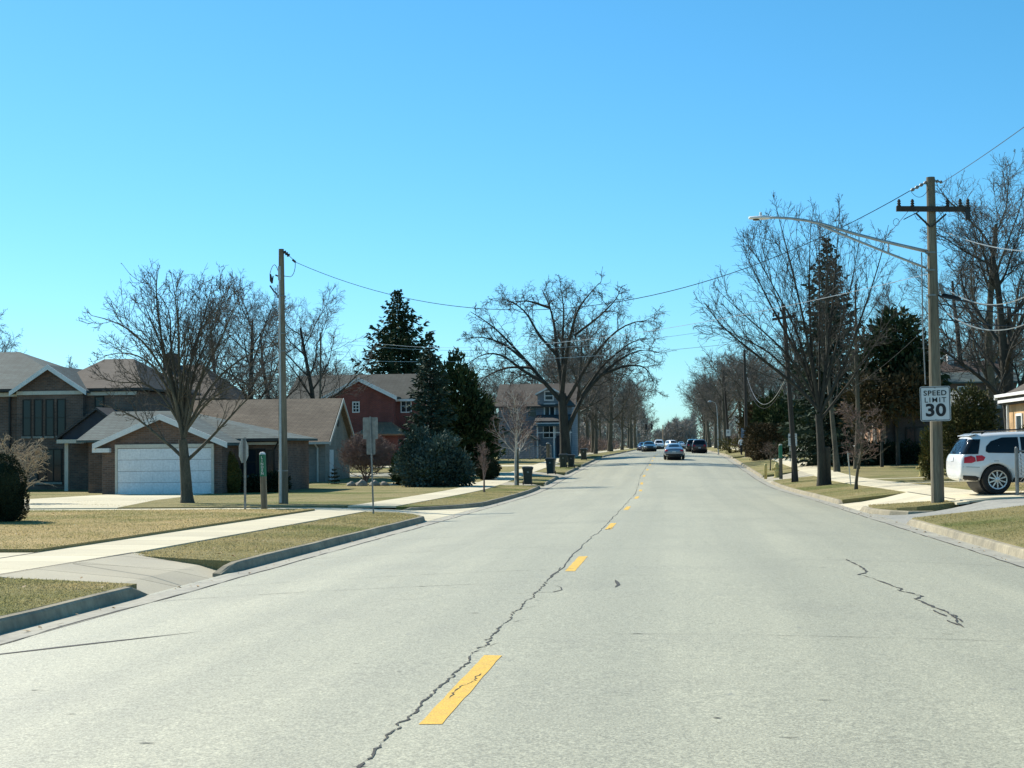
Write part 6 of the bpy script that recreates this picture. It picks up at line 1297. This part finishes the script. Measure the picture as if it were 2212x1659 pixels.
c.patch('rear_window', '-x', [(-.88, 1.20), (.88, 1.20), (.80, 1.66), (-.80, 1.66)], 'autog', .010)
for sd in ('+y', '-y'):
    sgn = 1 if sd[0] == '+' else -1; gr = []
    for zi in range(9):
        zq = 1.195+zi*.056
        for ai in range(9):
            a_ = R(4+ai*10.2); d_ = Vector((-math.cos(a_), sgn*math.sin(a_), 0)); h_ = c.hit(Vector((-1.98+zi*.012, sgn*.62, zq))+d_*2, -d_); gr.append((h_ or Vector((-2.2, sgn*.9, zq)))+d_*.012)
    mq = MB(); mq.add(gr, [(i*9+j, i*9+j+1, i*9+j+10, i*9+j+9) for i in range(8) for j in range(8)]); mq.build('rear_corner_glass', K['autog'], c.t, True)
    0 and c.patch('rear_corner_glass', sd, [(-2.455, 1.19), (-2.08, 1.25), (-1.97, 1.48), (-2.05, 1.66), (-2.235, 1.67), (-2.34, 1.45)], 'autog', .008)
    c.patch('quarter_window', sd, [(-1.78, 1.27), (-1.70, 1.23), (-.78, 1.21), (-.78, 1.70), (-1.25, 1.69), (-1.60, 1.58), (-1.76, 1.42)], 'autog', .008)
    c.patch('door_window', sd, [(-.72, 1.21), (.22, 1.19), (.22, 1.70), (-.72, 1.70)], 'autog', .008); c.patch('door_window', sd, [(.28, 1.19), (1.12, 1.17), (.72, 1.56), (.28, 1.68)], 'autog', .008)
    c.patch('tail_lamp', sd, [(-2.44, .93), (-2.22, .93), (-2.09, .98), (-2.11, 1.10), (-2.22, 1.15), (-2.42, 1.10)], 'lampred', .016); c.patch('tail_lamp', sd, [(-2.07, .97), (-1.86, 1.0), (-1.80, 1.10), (-1.90, 1.16), (-2.08, 1.15)], 'lampred', .014)
    for x0, x1 in ((-.76, -.745), (.25, .262)): c.patch('door_seam', sd, [(x0, .46), (x1, .46), (x1, 1.18), (x0, 1.18)], 'black', .004, rings=2)
    c.patch('bumper_seam', sd, [(-2.46, .815), (-1.98, .795), (-1.98, .807), (-2.46, .827)], 'dkgrey', .004, rings=2); c.patch('fuel_flap', sd, [(-1.55, .98), (-1.40, .98), (-1.40, .992), (-1.55, .992)], 'dkgrey', .004, rings=2)
    c.patch('sill_trim', sd, [(-.98, .36), (.98, .36), (.98, .47), (-.98, .48)], 'black', .012); c.patch('door_handle', sd, [(-.66, 1.02), (-.48, 1.02), (-.48, 1.055), (-.66, 1.055)], 'chrome', .025)
    c.patch('rear_valance', sd, [(-2.44, .40), (-1.93, .38), (-1.95, .47), (-2.10, .54), (-2.46, .56)], 'black', .012)
for sg in (-1, 1):
    m = MB(); m.tube([(-1.85, sg*.74, 1.80), (-1.7, sg*.74, 1.88), (-.6, sg*.73, 1.925), (.4, sg*.71, 1.90), (.55, sg*.70, 1.84)], .024, 6); m.build('roof_rail', K['blackp'], c.t)
    m = MB(); m.obox(Matrix.Translation((1.05, sg*1.08, 1.2)), -.1, .1, -.12, .1, -.08, .1); m.build('mirror', K['wpaint'], c.t, bevel=.04); c.patch('headlamp', '+x', [(sg*.46, .78), (sg*.8, .8), (sg*.8, .92), (sg*.5, .9)], 'lampw', .012)
m = MB(); m.tube([(-2.50, -.62, .41), (-2.30, -.62, .41)], .045, 8); m.build('exhaust', K['chrome'], c.t)
m = MB(); m.prism([(-2.20, -.70, 1.735), (-2.20, .70, 1.735), (-1.95, .72, 1.80), (-1.95, -.72, 1.80)], (0, 0, .02)); m.build('roof_spoiler', K['wpaint'], c.t, bevel=.012)
c.patch('number_plate', '-x', [(-.16, .98), (.16, .98), (.16, 1.12), (-.16, 1.12)], 'plate', .014)
sx = at(2052, 1030, 48.6)[0]+2.52; sy = 48.2; c.place(sx, sy, R(4), zg(sx, sy)+.015)
def fcar(name, label, cat_, st, pm, px, Y, head, suv=False, W=1.8, s=1.):
    c = Car(name, label, cat_, st, pm, (-1.42, 1.42) if not suv else (-1.47, 1.5), .33 if not suv else .37, W if not suv else 2.0); dress(c, pm, suv=suv); x = gx(px, Y); c.place(x, Y, head); c.t.scale = (s, s, s); return c
fcar('sedan_car', 'blue silver saloon driving away, nearest car on the road', 'car', SEDAN, 'silver', 1456.5, 138, HN)
fcar('suv_car', 'dark maroon car by the kerb lane driving away past the lamp post', 'car', SUVS, 'maroon', 1511, 190, HN, True, s=.92)
fcar('suv_car', 'black car just ahead of the dark maroon one', 'car', SUVS, 'blackp', 1497, 212, HN+.02, True, s=.95)
fcar('sedan_car', 'dark grey oncoming saloon on the far lane', 'car', SEDAN, 'dkgrey', 1402, 222, HS+.10, W=1.8, s=1.05)
fcar('sedan_car', 'blue oncoming car just behind the dark grey saloon', 'car', SEDAN, 'bluep', 1389, 262, HS+.1)
fcar('suv_car', 'white oncoming car beyond the dark grey saloon', 'car', SUVS, 'wpaint', 1424, 300, HS, True)
fcar('suv_car', 'white car beyond the blue silver saloon', 'car', SUVS, 'wpaint', 1452, 350, HS+.3, True)
fcar('sedan_car', 'white car half hidden past the roof of the blue silver saloon', 'car', SEDAN, 'wpaint', 1472, 330, HN)
fcar('sedan_car', 'dark car farthest up the oncoming lane', 'car', SEDAN, 'blackp', 1412, 350, HS)

# ------------------------------------------------------------------ person on the sidewalk
K['skin'] = mat('skin', (.48, .30, .22), (.42, .26, .19), 8, .6); K['shirt'] = mat('white shirt', (.78, .79, .8), (.70, .72, .74), 6, .85); K['trous'] = mat('black trousers', (.015, .016, .02), (.02, .022, .026), 6, .85); K['hair'] = mat('dark hair', (.03, .022, .018), (.04, .03, .02), 8, .7)
Yp = 150; xp = gx(1602, Yp); pr = thing('person', 'person in white top and black trousers walking on the sidewalk', 'person', (xp, Yp, zwalk(xp, Yp)))
joints = {'pel': (0, 0, .95, .15, .11), 'waist': (0, 0, 1.08, .135, .10), 'chest': (0, .01, 1.28, .165, .115), 'neckb': (0, .01, 1.44, .10, .08), 'neck': (0, 0, 1.50, .055, .055), 'chin': (0, -.015, 1.56, .065, .075), 'head': (0, -.01, 1.64, .082, .095), 'top': (0, 0, 1.72, .06, .065)}
edges = [('pel', 'waist'), ('waist', 'chest'), ('chest', 'neckb'), ('neckb', 'neck'), ('neck', 'chin'), ('chin', 'head'), ('head', 'top')]
for n_, sg, st_ in (('l', -1, .16), ('r', 1, -.14)):
    joints.update({'hip'+n_: (sg*.09, 0, .88, .095, .095), 'knee'+n_: (sg*.10, -st_*.7, .50, .065, .065), 'ank'+n_: (sg*.10, -st_+.05, .10, .043, .05), 'heel'+n_: (sg*.10, -st_+.02, .045, .045, .045), 'toe'+n_: (sg*.11, -st_-.15, .035, .04, .03),
                   'sh'+n_: (sg*.185, .01, 1.39, .06, .06), 'elb'+n_: (sg*.25, st_*.5+.03, 1.11, .045, .045), 'wri'+n_: (sg*.23, st_*.8-.10, .88, .03, .03), 'hand'+n_: (sg*.225, st_*.8-.13, .80, .034, .022)})
    edges += [('pel', 'hip'+n_), ('hip'+n_, 'knee'+n_), ('knee'+n_, 'ank'+n_), ('ank'+n_, 'heel'+n_), ('heel'+n_, 'toe'+n_), ('neckb', 'sh'+n_), ('sh'+n_, 'elb'+n_), ('elb'+n_, 'wri'+n_), ('wri'+n_, 'hand'+n_)]
    for f in range(4):
        joints['f%d%s' % (f, n_)] = (sg*(.225+.004), st_*.8-.155+.020*f, .735-.004*(f in (1, 2)), .008, .008); edges.append(('hand'+n_, 'f%d%s' % (f, n_)))
    joints['th'+n_] = (sg*.205, st_*.8-.175, .79, .009, .009); edges.append(('hand'+n_, 'th'+n_))
nm = list(joints); me = bpy.data.meshes.new('body'); me.from_pydata([Vector(joints[k][:3]) for k in nm], [(nm.index(a), nm.index(b)) for a, b in edges], [])
bo = bpy.data.objects.new('body', me); COL.objects.link(bo); sk = bo.modifiers.new('skin', 'SKIN')
for i, k in enumerate(nm): me.skin_vertices[0].data[i].radius = joints[k][3:5]; me.skin_vertices[0].data[i].use_root = (k == 'pel')
bo.modifiers.new('sub', 'SUBSURF').levels = 1; bo.modifiers['sub'].render_levels = 1
m2 = evalmesh(bo); bo.modifiers.clear(); bo.data = m2; m2.materials.clear()
for k in ('skin', 'trous', 'shirt', 'hair'): m2.materials.append(K[k])
for p in m2.polygons:
    cz, cx_ = p.center.z, abs(p.center.x); p.use_smooth = True
    p.material_index = 3 if (cz > 1.66 or (cz > 1.58 and p.center.y > .03)) else 0 if cz > 1.475 else 2 if (cz > .96 and not (cx_ > .2 and cz < 1.05)) else 0 if cx_ > .195 and cz < 1.0 and cz > .7 else 1
bo.parent = pr; pr.rotation_euler = (0, 0, R(20))

# ------------------------------------------------------------------ light
SAZ, SEL = R(40), R(38)      # sun beyond the picture's edge, ahead and to the side
sv = Vector((-math.cos(SAZ)*math.cos(SEL), math.sin(SAZ)*math.cos(SEL), math.sin(SEL)))
sl = bpy.data.lights.new('sun', 'SUN'); sl.energy = 5.0; sl.angle = R(.53); sl.color = (1, .93, .80)
so = bpy.data.objects.new('sun', sl); COL.objects.link(so); so.rotation_euler = sv.to_track_quat('Z', 'Y').to_euler(); so.location = (-30, 20, 40)
w = bpy.data.worlds.new('World'); S.world = w; w.use_nodes = True; t = w.node_tree; bg = t.nodes['Background']
sky = t.nodes.new('ShaderNodeTexSky'); sky.sky_type = 'NISHITA'; sky.sun_disc = False; sky.sun_elevation = SEL; sky.sun_rotation = R(-50) % (2*math.pi); sky.air_density = 1.0; sky.dust_density = .2; sky.ozone_density = 2.0; sky.altitude = 200
mx = t.nodes.new('ShaderNodeMix'); mx.data_type = 'RGBA'; mx.blend_type = 'MULTIPLY'; mx.inputs[0].default_value = 1; mx.inputs[7].default_value = (.34, 1.13, 1.2, 1)
sp = t.nodes.new('ShaderNodeSeparateColor'); cb = t.nodes.new('ShaderNodeCombineColor'); t.links.new(sky.outputs[0], sp.inputs[0])
for i, pw in enumerate((1.2, .9, 1.0)):
    q = t.nodes.new('ShaderNodeMath'); q.operation = 'POWER'; q.inputs[1].default_value = pw; t.links.new(sp.outputs[i], q.inputs[0]); t.links.new(q.outputs[0], cb.inputs[i])
t.links.new(cb.outputs[0], mx.inputs[6]); t.links.new(mx.outputs[2], bg.inputs['Color']); bg.inputs['Strength'].default_value = .085
S.view_settings.view_transform = 'Standard'; S.view_settings.look = 'None'; S.view_settings.gamma = 1; S.view_settings.exposure = .6
S.render.engine = 'CYCLES'; S.cycles.max_bounces = 6; S.cycles.diffuse_bounces = 2; S.cycles.use_denoising = True
